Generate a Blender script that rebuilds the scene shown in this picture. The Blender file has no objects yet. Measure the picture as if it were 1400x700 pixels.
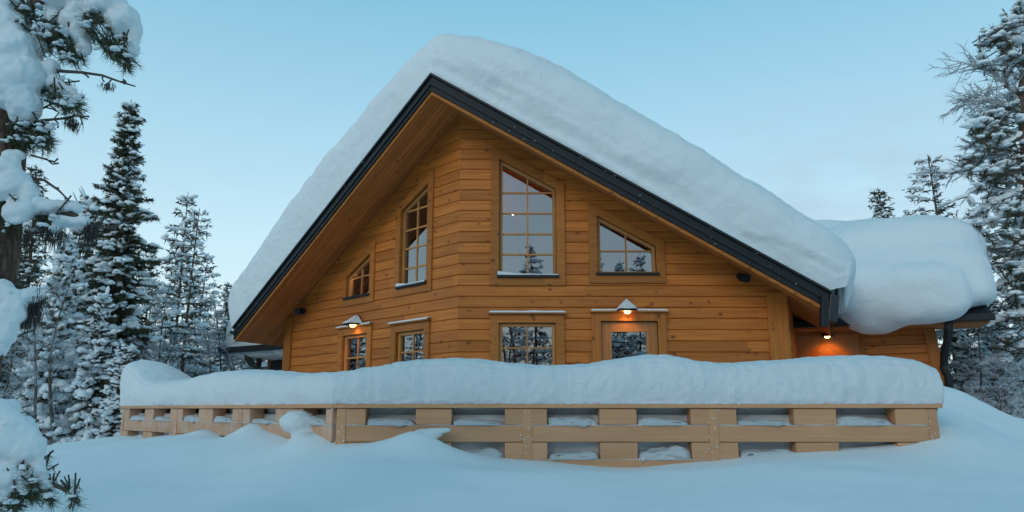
import bpy, bmesh, math, random
import numpy as np
from mathutils import Vector, Matrix, noise as mnoise
R = math.radians
sc = bpy.context.scene
COL = sc.collection
rng = np.random.default_rng(7)
random.seed(7)

# ------------------------------------------------------------------ camera model
F = 1020.0
TH = math.atan(210.0 / F)
FW = np.array([0, math.cos(TH), math.sin(TH)])
UP = np.array([0, -math.sin(TH), math.cos(TH)])
RT = np.array([1.0, 0, 0])
def ray(px, py):
    return RT * ((px - 700) / F) + UP * ((350 - py) / F) + FW
def P(px, py, Y):
    r = ray(px, py); return r * (Y / r[1])
def PPlane(px, py, p0, n):
    r = ray(px, py); return r * (np.dot(p0, n) / np.dot(r, n))

cam = bpy.data.cameras.new('camera'); co = bpy.data.objects.new('camera', cam); COL.objects.link(co)
cam.sensor_width = 36; cam.lens = F / 1400 * 36; cam.clip_end = 3000; cam.clip_start = 0.05
co.rotation_euler = (R(90) + TH, 0, 0); sc.camera = co

# ------------------------------------------------------------------ object helpers
WM = {}
def tag(o, label=None, cat=None, group=None, kind=None):
    if label: o['label'] = label
    if cat: o['category'] = cat
    if group: o['group'] = group
    if kind: o['kind'] = kind
    return o
def place(o, parent=None, M=None):
    M = M or Matrix.Identity(4)
    COL.objects.link(o)
    if parent is not None:
        o.parent = parent
        o.matrix_local = WM[parent.name].inverted() @ M
    else:
        o.matrix_world = M
    WM[o.name] = M.copy()
    return o
def empty(name, loc, label=None, cat=None, group=None):
    o = bpy.data.objects.new(name, None); o.empty_display_size = .3
    place(o, None, Matrix.Translation(Vector(loc)))
    return tag(o, label, cat, group)
class MB:
    def __init__(s): s.v = []; s.t = []; s.q = []; s.n = 0
    def add(s, v, t=None, q=None):
        v = np.asarray(v, float).reshape(-1, 3)
        if t is not None and len(t): s.t.append(np.asarray(t, int).reshape(-1, 3) + s.n)
        if q is not None and len(q): s.q.append(np.asarray(q, int).reshape(-1, 4) + s.n)
        s.v.append(v); s.n += len(v)
    def box(s, x0, x1, y0, y1, z0, z1):
        v = [(x, y, z) for z in (z0, z1) for y in (y0, y1) for x in (x0, x1)]
        s.add(v, q=[(0,2,3,1),(4,5,7,6),(0,1,5,4),(2,6,7,3),(0,4,6,2),(1,3,7,5)])
    def beam(s, p, q, w, h, up=(0,0,1)):
        p = np.array(p, float); q = np.array(q, float); d = q - p; d /= np.linalg.norm(d)
        u = np.array(up, float); sd = np.cross(d, u); sd /= np.linalg.norm(sd); u = np.cross(sd, d)
        v = [b + sd * a * w / 2 + u * c * h / 2 for b in (p, q) for c in (-1, 1) for a in (-1, 1)]
        s.add(v, q=[(0,2,3,1),(4,5,7,6),(0,1,5,4),(2,6,7,3),(0,4,6,2),(1,3,7,5)])
    def prism(s, poly, y0, y1):            # poly in (x,z), extruded in y
        n = len(poly)
        v = [(a, y0, b) for a, b in poly] + [(a, y1, b) for a, b in poly]
        s.add(v)
        o = s.n - 2 * n
        for i in range(1, n - 1):
            s.t.append(np.array([[o, o + i, o + i + 1]])); s.t.append(np.array([[o + n, o + n + i + 1, o + n + i]]))
        for i in range(n):
            j = (i + 1) % n
            s.q.append(np.array([[o + i, o + n + i, o + n + j, o + j]]))
    def ring(s, outer, inner, y0, y1):
        n = len(outer)
        v = [(a, y, b) for y in (y0, y1) for pl in (outer, inner) for a, b in pl]
        q = []
        for i in range(n):
            j = (i + 1) % n
            q += [(i, j, n + j, n + i), (2*n+i, 3*n+i, 3*n+j, 2*n+j), (i, 2*n+i, 2*n+j, j), (n+i, n+j, 3*n+j, 3*n+i)]
        s.add(v, q=q)
    def tube(s, pts, rad, k=6, caps=True):
        pts = np.asarray(pts, float); n = len(pts); rad = np.broadcast_to(rad, (n,))
        T = np.gradient(pts, axis=0); T /= np.linalg.norm(T, axis=1)[:, None] + 1e-9
        ref = np.array([0, 0, 1.0]) if abs(T[0][2]) < .9 else np.array([1.0, 0, 0])
        A = np.cross(T, ref); A /= np.linalg.norm(A, axis=1)[:, None] + 1e-9; B = np.cross(A, T)
        an = np.arange(k) * 2 * np.pi / k
        v = pts[:, None] + rad[:, None, None] * (A[:, None] * np.cos(an)[None, :, None] + B[:, None] * np.sin(an)[None, :, None])
        i = np.arange(n - 1)[:, None] * k; j = np.arange(k)[None]; j2 = (j + 1) % k
        q = np.stack([i + j, i + j2, i + k + j2, i + k + j], -1).reshape(-1, 4)
        s.add(v.reshape(-1, 3), q=q)
        if caps:
            o = s.n - n * k
            for e in (0, n - 1):
                s.add([pts[e]]); c = s.n - 1
                a = o + e * k + np.arange(k); b = o + e * k + (np.arange(k) + 1) % k
                s.t.append(np.stack([np.full(k, c), a, b], -1))
    def mesh(s, name, smooth=False):
        me = bpy.data.meshes.new(name)
        V = np.concatenate(s.v); T = np.concatenate(s.t) if s.t else np.zeros((0, 3), int); Q = np.concatenate(s.q) if s.q else np.zeros((0, 4), int)
        nl = len(T) * 3 + len(Q) * 4
        me.vertices.add(len(V)); me.vertices.foreach_set('co', V.astype(np.float32).ravel())
        me.loops.add(nl); me.loops.foreach_set('vertex_index', np.concatenate([T.ravel(), Q.ravel()]).astype(np.int32))
        me.polygons.add(len(T) + len(Q))
        st = np.concatenate([np.arange(len(T)) * 3, len(T) * 3 + np.arange(len(Q)) * 4]).astype(np.int32)
        me.polygons.foreach_set('loop_start', st)
        me.polygons.foreach_set('loop_total', np.concatenate([np.full(len(T), 3), np.full(len(Q), 4)]).astype(np.int32))
        me.update(calc_edges=True); me.validate()
        me.polygons.foreach_set('use_smooth', np.full(len(me.polygons), bool(smooth)))
        return me
    def build(s, name, m, parent=None, M=None, smooth=False, recalc=True, bevel=0, **tg):
        me = s.mesh(name, smooth)
        if recalc or bevel:
            bm = bmesh.new(); bm.from_mesh(me); bmesh.ops.recalc_face_normals(bm, faces=bm.faces)
            bm.to_mesh(me); bm.free()
        me.materials.append(m)
        o = bpy.data.objects.new(name, me); place(o, parent, M); tag(o, **tg)
        if bevel:
            b = o.modifiers.new('b', 'BEVEL'); b.width = bevel; b.segments = 2; b.limit_method = 'ANGLE'
        return o
def mesh_obj(name, me, m, parent=None, M=None, **tg):
    if not me.materials: me.materials.append(m)
    o = bpy.data.objects.new(name, me); place(o, parent, M); return tag(o, **tg)
def evaluated(o):
    dg = bpy.context.evaluated_depsgraph_get(); return bpy.data.meshes.new_from_object(o.evaluated_get(dg))
def nz(x, y, z=0, s=1.0):
    return mnoise.noise(Vector((x * s, y * s, z * s)))
def ico(sub=1):
    bm = bmesh.new(); bmesh.ops.create_icosphere(bm, subdivisions=sub, radius=1)
    v = np.array([list(x.co) for x in bm.verts]); f = np.array([[q.index for q in x.verts] for x in bm.faces]); bm.free(); return v, f
IV1, IF1 = ico(1); IV2, IF2 = ico(2); IV4, IF4 = ico(4)

# ------------------------------------------------------------------ materials
def newmat(name):
    m = bpy.data.materials.new(name); m.use_nodes = True
    return m, m.node_tree, m.node_tree.nodes['Principled BSDF']
class NB:
    def __init__(s, nt): s.nt = nt
    def n(s, typ, inputs=None, **kw):
        x = s.nt.nodes.new(typ)
        for k, v in kw.items(): setattr(x, k, v)
        for k, v in (inputs or {}).items():
            if isinstance(v, bpy.types.NodeSocket): s.nt.links.new(v, x.inputs[k])
            else: x.inputs[k].default_value = v
        return x
    def math(s, op, a, b=0.0, c=0.0):
        x = s.n('ShaderNodeMath', operation=op)
        for i, v in enumerate((a, b, c)):
            if isinstance(v, bpy.types.NodeSocket): s.nt.links.new(v, x.inputs[i])
            else: x.inputs[i].default_value = v
        return x.outputs[0]
    def mix(s, f, a, b, mode='MIX'):
        x = s.n('ShaderNodeMix', data_type='RGBA', blend_type=mode)
        for i, v in ((0, f), (6, a), (7, b)):
            if isinstance(v, bpy.types.NodeSocket): s.nt.links.new(v, x.inputs[i])
            else: x.inputs[i].default_value = v if i == 0 else tuple(v) + (1,) if len(v) == 3 else v
        return x.outputs[2]
    def ramp(s, f, stops):
        x = s.n('ShaderNodeValToRGB'); s.nt.links.new(f, x.inputs[0]); e = x.color_ramp.elements
        while len(e) < len(stops): e.new(.5)
        for k, (p, c) in enumerate(stops): e[k].position = p; e[k].color = tuple(c) + (1,)
        return x.outputs[0]
    def link(s, a, b): s.nt.links.new(a, b)

def snow_mat(name, bump=.35, s1=3.0, s2=30.0, col=(.86, .89, .92), dist=.03):
    m, nt, p = newmat(name); b = NB(nt)
    tc = b.n('ShaderNodeTexCoord').outputs['Object']
    n1 = b.n('ShaderNodeTexNoise', {'Vector': tc, 'Scale': s1, 'Detail': 5.0, 'Roughness': .55}).outputs[0]
    n2 = b.n('ShaderNodeTexNoise', {'Vector': tc, 'Scale': s2, 'Detail': 6.0, 'Roughness': .8}).outputs[0]
    h = b.math('MULTIPLY_ADD', n2, .42, n1)
    bp = b.n('ShaderNodeBump', {'Height': h, 'Strength': bump, 'Distance': dist})
    b.link(bp.outputs[0], p.inputs['Normal'])
    c = b.mix(b.math('MULTIPLY', n1, .35), col, tuple(x * .86 for x in col))
    b.link(c, p.inputs['Base Color']); p.inputs['Roughness'].default_value = .75
    p.inputs['Specular IOR Level'].default_value = .25
    return m
M = {}
M['snow_ground'] = snow_mat('snow_ground', .5, 2.2, 38, dist=.03)
M['snow_pack'] = snow_mat('snow_pack', .85, 5.0, 34, dist=.045)
M['snow_tree'] = snow_mat('snow_tree', .6, 7.0, 50, dist=.02)

def wood_mat(name, base, dark, axis='X', pitch=None, z0=0, knots=True, rough=.55, plank=None, var=.22, groove=None):
    m, nt, p = newmat(name); b = NB(nt)
    tc = b.n('ShaderNodeTexCoord').outputs['Object']
    sx = b.n('ShaderNodeSeparateXYZ', {0: tc})
    L, W, T = {'X': (0, 2, 1), 'Z': (2, 0, 1), 'XY': (0, 1, 2)}[axis]
    l, w, t = sx.outputs[L], sx.outputs[W], sx.outputs[T]
    if pitch:
        c = b.math('FLOOR', b.math('DIVIDE', b.math('SUBTRACT', w, z0), pitch))
    else:
        c = b.math('MULTIPLY', 0.0, 0.0)
    oi = b.n('ShaderNodeObjectInfo').outputs['Random']
    rc = b.n('ShaderNodeTexWhiteNoise', {'W': b.math('ADD', c, b.math('MULTIPLY', oi, 17.0))}, noise_dimensions='1D').outputs[0]
    seg = b.math('FLOOR', b.math('ADD', b.math('DIVIDE', l, plank or 3.6), b.math('MULTIPLY', rc, 7.0)))
    pid = b.n('ShaderNodeTexWhiteNoise', {0: b.n('ShaderNodeCombineXYZ', {0: seg, 1: c, 2: oi}).outputs[0]}, noise_dimensions='3D').outputs[0]
    off = b.math('MULTIPLY', pid, 40.0)
    # knots
    kv = b.n('ShaderNodeCombineXYZ', {0: b.math('ADD', b.math('MULTIPLY', l, 4.6), off), 1: b.math('MULTIPLY', w, 6.2), 2: off}).outputs[0]
    vo = b.n('ShaderNodeTexVoronoi', {'Vector': kv, 'Scale': 1.0, 'Randomness': 1.0}).outputs['Distance']
    # grain, bent round the knots
    gw = b.math('ADD', b.math('MULTIPLY', w, 1.0), b.math('MULTIPLY', b.math('POWER', b.math('SUBTRACT', 1.0, b.math('MINIMUM', vo, 1.0)), 4.0), .02))
    gv = b.n('ShaderNodeCombineXYZ', {0: b.math('ADD', b.math('MULTIPLY', l, 1.3), off), 1: b.math('MULTIPLY', gw, 34.0), 2: b.math('ADD', b.math('MULTIPLY', t, 20.0), off)}).outputs[0]
    g = b.n('ShaderNodeTexNoise', {'Vector': gv, 'Scale': 1.0, 'Detail': 6.0, 'Roughness': .62}).outputs[0]
    lg = b.n('ShaderNodeTexNoise', {'Vector': tc, 'Scale': .9, 'Detail': 3.0}).outputs[0]
    col = b.mix(b.ramp(g, [(.32, (1, 1, 1)), (.68, (0, 0, 0))]), base, dark)
    sh = b.math('ADD', 1 - var, b.math('MULTIPLY', pid, var * 1.5))
    sh = b.math('MULTIPLY', sh, b.math('ADD', .8, b.math('MULTIPLY', lg, .4)))
    col = b.mix(1.0, col, b.n('ShaderNodeCombineColor', {0: sh, 1: sh, 2: sh}).outputs[0], 'MULTIPLY')
    if knots:
        k = b.ramp(vo, [(.06, (1, 1, 1)), (.12, (.6, .6, .6)), (.21, (0, 0, 0))])
        sel = b.n('ShaderNodeTexNoise', {'Vector': tc, 'Scale': 2.3, 'Detail': 1.0}).outputs[0]
        ks = b.ramp(sel, [(.44, (0, 0, 0)), (.52, (1, 1, 1))])
        col = b.mix(b.math('MULTIPLY', b.math('MULTIPLY', k, ks), .85), col, tuple(x * .22 for x in dark))
    hgt = g
    if groove:
        fr = b.math('FRACT', b.math('DIVIDE', b.math('SUBTRACT', w, z0), pitch))
        gr = b.math('MINIMUM', fr, b.math('SUBTRACT', 1.0, fr))
        gm = b.ramp(gr, [(0, (1, 1, 1)), (groove, (0, 0, 0))])
        col = b.mix(b.math('MULTIPLY', gm, .75), col, tuple(x * .25 for x in dark))
        hgt = b.math('SUBTRACT', b.math('MULTIPLY', g, .3), b.math('MULTIPLY', gm, 2.0))
    b.link(col, p.inputs['Base Color'])
    bp = b.n('ShaderNodeBump', {'Height': hgt, 'Strength': .25, 'Distance': .006}); b.link(bp.outputs[0], p.inputs['Normal'])
    p.inputs['Roughness'].default_value = rough; p.inputs['Specular IOR Level'].default_value = .35
    return m
PITCH = .162
WB, WD = (.63, .208, .034), (.43, .115, .016)
M['log'] = wood_mat('log_wood', WB, WD, 'X', PITCH, 0, plank=3.1, var=.22)
M['trim_x'] = wood_mat('trim_wood_h', (.50, .172, .030), (.36, .11, .016), 'X')
M['trim_z'] = wood_mat('trim_wood_v', (.50, .172, .030), (.36, .11, .016), 'Z')
M['sash'] = wood_mat('sash_wood', (.56, .25, .08), (.46, .19, .055), 'Z', knots=False)
M['door'] = wood_mat('door_wood', (.46, .20, .07), (.36, .145, .045), 'Z', knots=False)
M['soffit'] = wood_mat('soffit_boards', (.56, .20, .055), (.42, .13, .03), 'XY', .095, 0, groove=.09, plank=2.6, var=.2)
M['fence'] = wood_mat('fence_wood', (.67, .355, .195), (.57, .285, .145), 'X', knots=False, rough=.6, var=.10)
M['fence_raw'] = wood_mat('fence_raw', (.62, .30, .08), (.5, .2, .05), 'X', knots=False)
def dusted(src, name, lo, hi, amt):
    m = M[src].copy(); m.name = name; nt = m.node_tree; b = NB(nt); p = nt.nodes['Principled BSDF']
    old = p.inputs['Base Color'].links[0].from_socket
    tc = b.n('ShaderNodeTexCoord').outputs['Object']
    n = b.n('ShaderNodeTexNoise', {'Vector': tc, 'Scale': 5.0, 'Detail': 9.0, 'Roughness': .85}).outputs[0]
    f = b.math('MULTIPLY', b.ramp(n, [(lo, (0, 0, 0)), (hi, (1, 1, 1))]), amt)
    b.link(b.mix(f, old, (.82, .85, .88)), p.inputs['Base Color']); return m
M['fence_frost'] = dusted('fence', 'fence_frost', .42, .72, .42)
M['fence'] = dusted('fence', 'fence_clean', .62, .70, .5)
def simple(name, col, rough=.5, metal=0, noise=.15, sc_=8, bump=0):
    m, nt, p = newmat(name); b = NB(nt)
    tc = b.n('ShaderNodeTexCoord').outputs['Object']
    n = b.n('ShaderNodeTexNoise', {'Vector': tc, 'Scale': sc_, 'Detail': 5.0}).outputs[0]
    b.link(b.mix(n, tuple(c * (1 - noise) for c in col), tuple(c * (1 + noise) for c in col)), p.inputs['Base Color'])
    p.inputs['Roughness'].default_value = rough; p.inputs['Metallic'].default_value = metal
    if bump:
        bp = b.n('ShaderNodeBump', {'Height': n, 'Strength': bump, 'Distance': .02}); b.link(bp.outputs[0], p.inputs['Normal'])
    return m
M['black'] = simple('black_metal', (.006, .0075, .010), .6, 0, .5, 14)
M['steel'] = simple('dark_steel', (.05, .05, .055), .35, .6, .3, 20)
M['interior'] = wood_mat('interior_panel', (.40, .20, .075), (.3, .13, .04), 'Z', .12, groove=.05, knots=True)
M['interior_dark'] = simple('interior_dark', (.07, .05, .035), .7)
M['blind'] = simple('blind', (.10, .09, .08), .6)
M['blind_box'] = simple('blind_rail', (.7, .72, .7), .5)
M['bark'] = simple('bark', (.13, .085, .06), .9, 0, .55, 26, .8)
m, nt, p = newmat('bark_pine'); b = NB(nt)
tcb = b.n('ShaderNodeTexCoord').outputs['Object']
nb1 = b.n('ShaderNodeTexVoronoi', {'Vector': b.n('ShaderNodeMapping', {0: tcb, 3: (30, 30, 9)}).outputs[0], 'Scale': 1.0}, feature='DISTANCE_TO_EDGE').outputs[0]
nb2 = b.n('ShaderNodeTexNoise', {'Vector': tcb, 'Scale': 40.0, 'Detail': 6.0}).outputs[0]
hb = b.math('MULTIPLY_ADD', nb2, .5, b.math('MINIMUM', nb1, .3))
b.link(b.ramp(hb, [(.15, (.035, .025, .02)), (.4, (.12, .065, .045)), (.65, (.22, .13, .095))]), p.inputs['Base Color'])
b.link(b.n('ShaderNodeBump', {'Height': hb, 'Strength': 1.0, 'Distance': .02}).outputs[0], p.inputs['Normal']); p.inputs['Roughness'].default_value = .9
M['bark_pine'] = m
M['twig'] = simple('twig', (.10, .075, .06), .9, 0, .4, 10)
M['needle'] = simple('needles', (.058, .056, .030), .65, 0, .7, 2.5)
M['needle_near'] = simple('needles_near', (.065, .085, .035), .55, 0, .6, 12)
M['frost'] = simple('frosted_twigs', (.38, .40, .43), .85, 0, .35, 3)
M['lichen'] = simple('beard_lichen', (.06, .052, .045), .9, 0, .4, 30)
m, nt, p = newmat('glass'); b = NB(nt)
fr = b.n('ShaderNodeFresnel', {'IOR': 1.75}).outputs[0]
gl = b.n('ShaderNodeBsdfGlossy', {'Color': (.95, .97, 1, 1), 'Roughness': .0}); tr = b.n('ShaderNodeBsdfTransparent', {'Color': (.62, .64, .66, 1)})
mx = b.n('ShaderNodeMixShader', {0: b.math('MINIMUM', b.math('MULTIPLY', fr, 2.7), 1.0)}); b.link(tr.outputs[0], mx.inputs[1]); b.link(gl.outputs[0], mx.inputs[2])
b.link(mx.outputs[0], nt.nodes['Material Output'].inputs[0]); M['glass'] = m
def emit(name, col, st):
    m, nt, p = newmat(name); p.inputs['Emission Color'].default_value = tuple(col) + (1,); p.inputs['Emission Strength'].default_value = st
    p.inputs['Base Color'].default_value = (.8, .6, .3, 1); return m
M['bulb'] = emit('bulb', (1, .52, .14), 9)
M['bulb_in'] = emit('bulb_in', (1, .85, .6), 14)

# ------------------------------------------------------------------ snow blob tool (real volume, remeshed)
def blob(name, prims, voxel, m, smooth=8, amp=.02, freq=4, parent=None, Mx=None, seed=0, **tg):
    mb = MB()
    for c, ax, e in prims:                      # centre, 3 axis vectors, exponent (1 = ellipsoid, .4 = boxy)
        v = IV4.copy(); 
        if e != 1:
            k = 1.0 / ((np.abs(v) ** (2 / e)).sum(1) ** (e / 2)); v = v * k[:, None]
        v = np.asarray(c)[None] + v @ np.asarray(ax, float)
        mb.add(v, t=IF4)
    me = mb.mesh('tmp'); o = bpy.data.objects.new('tmp', me); COL.objects.link(o)
    md = o.modifiers.new('r', 'REMESH'); md.mode = 'VOXEL'; md.voxel_size = voxel; md.use_smooth_shade = True
    md2 = o.modifiers.new('s', 'SMOOTH'); md2.factor = .6; md2.iterations = smooth
    me2 = evaluated(o); bpy.data.objects.remove(o)
    n = len(me2.vertices); V = np.empty(n * 3, np.float32); me2.vertices.foreach_get('co', V); V = V.reshape(-1, 3)
    N = np.empty(n * 3, np.float32); me2.vertices.foreach_get('normal', N); N = N.reshape(-1, 3)
    d = np.array([mnoise.fractal(Vector((a * freq + seed, b_ * freq, c_ * freq)), .9, 2.0, 3) for a, b_, c_ in V.tolist()])
    V = V + N * (d * amp)[:, None]
    me2.vertices.foreach_set('co', V.astype(np.float32).ravel()); me2.update()
    me2.name = name; me2.materials.clear(); me2.materials.append(m)
    me2.polygons.foreach_set('use_smooth', np.ones(len(me2.polygons), bool))
    return mesh_obj(name, me2, m, parent, Mx, **tg)
def E(c, rx, ry, rz, e=1.0): return (np.array(c), np.diag([rx, ry, rz]), e)

# ------------------------------------------------------------------ house geometry
D = 10.8
ANG = R(46)
C0 = P(626, 427, D); C0 = np.array([C0[0], C0[1], 0.0])
AX = np.array([math.sin(ANG / 2), math.cos(ANG / 2), 0.0])            # ridge direction, going back
DECK = -.92
def wall_frame(phi, o=C0):
    return Matrix.Translation(Vector(o)) @ Matrix.Rotation(phi, 4, 'Z')
FR, FL = wall_frame(0), wall_frame(-ANG)
def loc(Mx, p): return np.array(Mx.inverted() @ Vector(p))
def on(Mx, px, py, y=0.0):                 # pixel -> (x,z) on the wall plane y=const of that frame
    p0 = np.array(Mx @ Vector((0, y, 0))); n = np.array((Mx.to_3x3() @ Vector((0, 1, 0))))
    q = loc(Mx, PPlane(px, py, p0, n)); return np.array([q[0], q[2]])
# verge line (top edge) and its lower edge
dz = P(592, 128, 1)[2]; wz = P(628, 158, 1)[2]
YA = D * wz / dz
A = P(590, 103, YA)
uR = np.array([1.0, 0, 0]); uL = np.array([-math.cos(ANG), math.sin(ANG), 0])
nR = np.array([0, -1.0, 0]); nL = np.array([-math.sin(ANG), -math.cos(ANG), 0])
ER = PPlane(1131, 398, A, nR)
ELp = PPlane(321, 447, A, nL)
dR = ER - A; dR /= np.linalg.norm(dR); dL = ELp - A; dL /= np.linalg.norm(dL)
EL = ELp
VH = .245                                   # vertical depth of the dark verge
def roofn(d):
    n = np.cross(d, AX); n /= np.linalg.norm(n); return n if n[2] > 0 else -n
rnR, rnL = roofn(dR), roofn(dL)
SOF = .27                                   # soffit lies this far (vertically) below the verge's top edge
house = empty('log_house', (C0[0] + 1, C0[1] + 4, DECK), 'orange log house with prow-shaped gable front and deep snow on its roof', 'house')
RL = 9.0                                    # roof length back
# walls
def opening(Mx, pts): return [tuple(on(Mx, *p)) for p in pts]
W = {}
W['R'] = [
    dict(poly=[(682.5,379),(760.5,379),(760.5,258.5),(682.5,218)], v=[719.5], h=[262.5,290.5,319,347], sill=1, snow=1, lab='tall sloped-top window right of the prow corner, ten panes'),
    dict(poly=[(816.5,375.5),(897,375.5),(897,337),(816.5,295)], v=[855.5], h=[342.5], sill=1, lab='short sloped-top window on the upper right wall'),
    dict(poly=[(682,520),(760,520),(760,441.5),(682,441.5)], v=[720], h=[475.5], cap=1, blind=1, lab='square four-pane window under a snowy ledge, right of the prow corner'),
]
W['L'] = [
    dict(poly=[(546.4,394),(584.5,388),(586.5,250.5),(549.5,289)], v=[568.5], h=[284.5,310.5,336,363.5], sill=1, snow=1, lab='tall sloped-top window left of the prow corner'),
    dict(poly=[(473.8,408.5),(505.8,404),(508.3,345.5),(475.3,379)], v=[493], h=[377], sill=1, lab='small sloped-top window with warm wood showing inside'),
    dict(poly=[(468,515),(502,515),(502.5,455),(469,460)], v=[487], h=[488.5], cap=1, lab='small window below the left wall lamp'),
    dict(poly=[(541,515),(580.5,515),(580.8,449.5),(542,455.5)], v=[562.5], h=[480.5], cap=1, lab='lower window next to the prow corner on the left wall'),
]
def fixpoly(Mx, w):
    q = opening(Mx, w['poly'])
    xl = (q[0][0] + q[3][0]) / 2; xr = (q[1][0] + q[2][0]) / 2; zb = (q[0][1] + q[1][1]) / 2
    zl, zr = q[3][1], q[2][1]
    if abs(zl - zr) < .09: zl = zr = (zl + zr) / 2
    if w.get('cap'): zb = DECK + .85
    return [(xl, zb), (xr, zb), (xr, zr), (xl, zl)]
def inset(poly, w):
    n = len(poly); out = []
    a = sum(poly[i][0] * poly[(i+1) % n][1] - poly[(i+1) % n][0] * poly[i][1] for i in range(n)); s = 1 if a > 0 else -1
    for i in range(n):
        p0, p1, p2 = [np.array(poly[(i + k) % n], float) for k in (-1, 0, 1)]
        d1 = (p1 - p0) / np.linalg.norm(p1 - p0); d2 = (p2 - p1) / np.linalg.norm(p2 - p1)
        n1 = s * np.array([-d1[1], d1[0]]); n2 = s * np.array([-d2[1], d2[0]])
        Am = np.array([n1, n2]); bb = np.array([np.dot(n1, p1 + n1 * w), np.dot(n2, p1 + n2 * w)])
        out.append(tuple(np.linalg.solve(Am, bb)))
    return out
def zspan(poly, x):
    zs = []
    for i in range(len(poly)):
        a, c = poly[i], poly[(i + 1) % len(poly)]
        if (a[0] - x) * (c[0] - x) <= 0 and abs(a[0] - c[0]) > 1e-6:
            zs.append(a[1] + (c[1] - a[1]) * (x - a[0]) / (c[0] - a[0]))
    return min(zs), max(zs)
def xspan(poly, z):
    xs = []
    for i in range(len(poly)):
        a, c = poly[i], poly[(i + 1) % len(poly)]
        if (a[1] - z) * (c[1] - z) <= 0 and abs(a[1] - c[1]) > 1e-6:
            xs.append(a[0] + (c[0] - a[0]) * (z - a[1]) / (c[1] - a[1]))
    return min(xs), max(xs)

door_poly = [tuple(on(FR, 821, 439)), tuple(on(FR, 899, 439))]
DX0, DX1, DZ1 = door_poly[0][0], door_poly[1][0], door_poly[0][1]
door_poly = [(DX0, DECK + .02), (DX1, DECK + .02), (DX1, DZ1), (DX0, DZ1)]
LR = on(FR, 1074, 450)[0]                   # right end of right wall
LL = on(FL, 393, 470)[0]                    # left end (negative)
def log_sheet(x0, x1, z0, z1, mitre0=0, mitre1=0, th=.15):
    """one closed wall of stacked logs: profile extruded along x; mitres slant the ends with depth"""
    prof = []; k0 = math.floor(z0 / PITCH); k1 = math.ceil(z1 / PITCH)
    for k in range(k0, k1):
        a = k * PITCH
        prof += [(.022, a), (.009, a + .004), (0, a + .012), (0, a + PITCH - .010), (.005, a + PITCH - .004)]
    prof.append((.022, k1 * PITCH)); prof += [(th, k1 * PITCH), (th, k0 * PITCH)]
    n = len(prof); v = []
    for xx, mt in ((x0, mitre0), (x1, mitre1)):
        v += [(xx + mt * y, y, z) for y, z in prof]
    bm = bmesh.new(); vs = [bm.verts.new(q) for q in v]
    for i in range(n):
        j = (i + 1) % n; bm.faces.new((vs[i], vs[j], vs[n + j], vs[n + i]))
    bm.faces.new(vs[:n]); bm.faces.new(vs[n:][::-1])
    bmesh.ops.recalc_face_normals(bm, faces=bm.faces)
    return bm
def finish_wall(bm, Mx, planes, holes, name, lab=None):
    inv = Mx.inverted(); r3 = inv.to_3x3()
    for p0, n in planes:
        co_ = inv @ Vector(p0); no = r3 @ Vector(n)
        g = bmesh.ops.bisect_plane(bm, geom=bm.verts[:] + bm.edges[:] + bm.faces[:], plane_co=co_, plane_no=no, clear_outer=True)
        ed = [e for e in g['geom_cut'] if isinstance(e, bmesh.types.BMEdge)]
        bmesh.ops.holes_fill(bm, edges=[e for e in bm.edges if e.is_boundary], sides=0)
    bmesh.ops.recalc_face_normals(bm, faces=bm.faces)
    me = bpy.data.meshes.new(name); bm.to_mesh(me); bm.free()
    o = bpy.data.objects.new(name, me); COL.objects.link(o)
    cb = MB()
    for h in holes: cb.prism(h, -.2, .5)
    if holes:
        cm = cb.mesh('cut'); b2 = bmesh.new(); b2.from_mesh(cm); bmesh.ops.recalc_face_normals(b2, faces=b2.faces); b2.to_mesh(cm); b2.free()
        cut = bpy.data.objects.new('cut', cm); COL.objects.link(cut)
        md = o.modifiers.new('b', 'BOOLEAN'); md.operation = 'DIFFERENCE'; md.object = cut; md.solver = 'EXACT'
        me2 = evaluated(o); bpy.data.objects.remove(o); bpy.data.objects.remove(cut)
    else:
        me2 = me; bpy.data.objects.remove(o)
    me2.name = name
    o = mesh_obj(name, me2, M['log'], house, Mx)
    if lab: o['label'] = lab
    return o
sofR = (A - np.array([0, 0, SOF]), rnR); sofL = (A - np.array([0, 0, SOF]), rnL)
mt = math.tan(ANG / 2)
polysR = [fixpoly(FR, w) for w in W['R']]; polysL = [fixpoly(FL, w) for w in W['L']]
finish_wall(log_sheet(0, LR, DECK, 5.3, mitre0=mt), FR, [sofR], [inset(p, -.0) for p in polysR] + [door_poly], 'wall')
finish_wall(log_sheet(LL, 0, DECK, 5.3, mitre1=-mt), FL, [sofL], polysL, 'wall')
# side walls run back along the ridge direction
phiS = -ANG / 2
for side in (1, -1):
    corner = np.array((FR @ Vector((LR, 0, 0))) if side > 0 else (FL @ Vector((LL, 0, 0))))
    # frame: local x runs back along AX, local y inward
    xd = Vector(AX); yd = Vector((-AX[1], AX[0], 0)) if side > 0 else Vector((AX[1], -AX[0], 0))
    Ms = Matrix(((xd.x, yd.x, 0, corner[0]), (xd.y, yd.y, 0, corner[1]), (0, 0, 1, 0), (0, 0, 0, 1)))
    finish_wall(log_sheet(.02, 7.6, DECK, 3.0), Ms, [sofR if side > 0 else sofL], [], 'wall')
# back wall (plain, closes the house)
cr = np.array(FR @ Vector((LR, 0, 0))) + AX * 7.6; cl = np.array(FL @ Vector((LL, 0, 0))) + AX * 7.6
bd = cr - cl; bl = np.linalg.norm(bd); bd /= bl
Mb = Matrix(((bd[0], -bd[1], 0, cl[0]), (bd[1], bd[0], 0, cl[1]), (0, 0, 1, 0), (0, 0, 0, 1)))
finish_wall(log_sheet(.15, bl - .15, DECK, 5.3), Mb, [sofR, sofL], [], 'wall')
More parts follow.
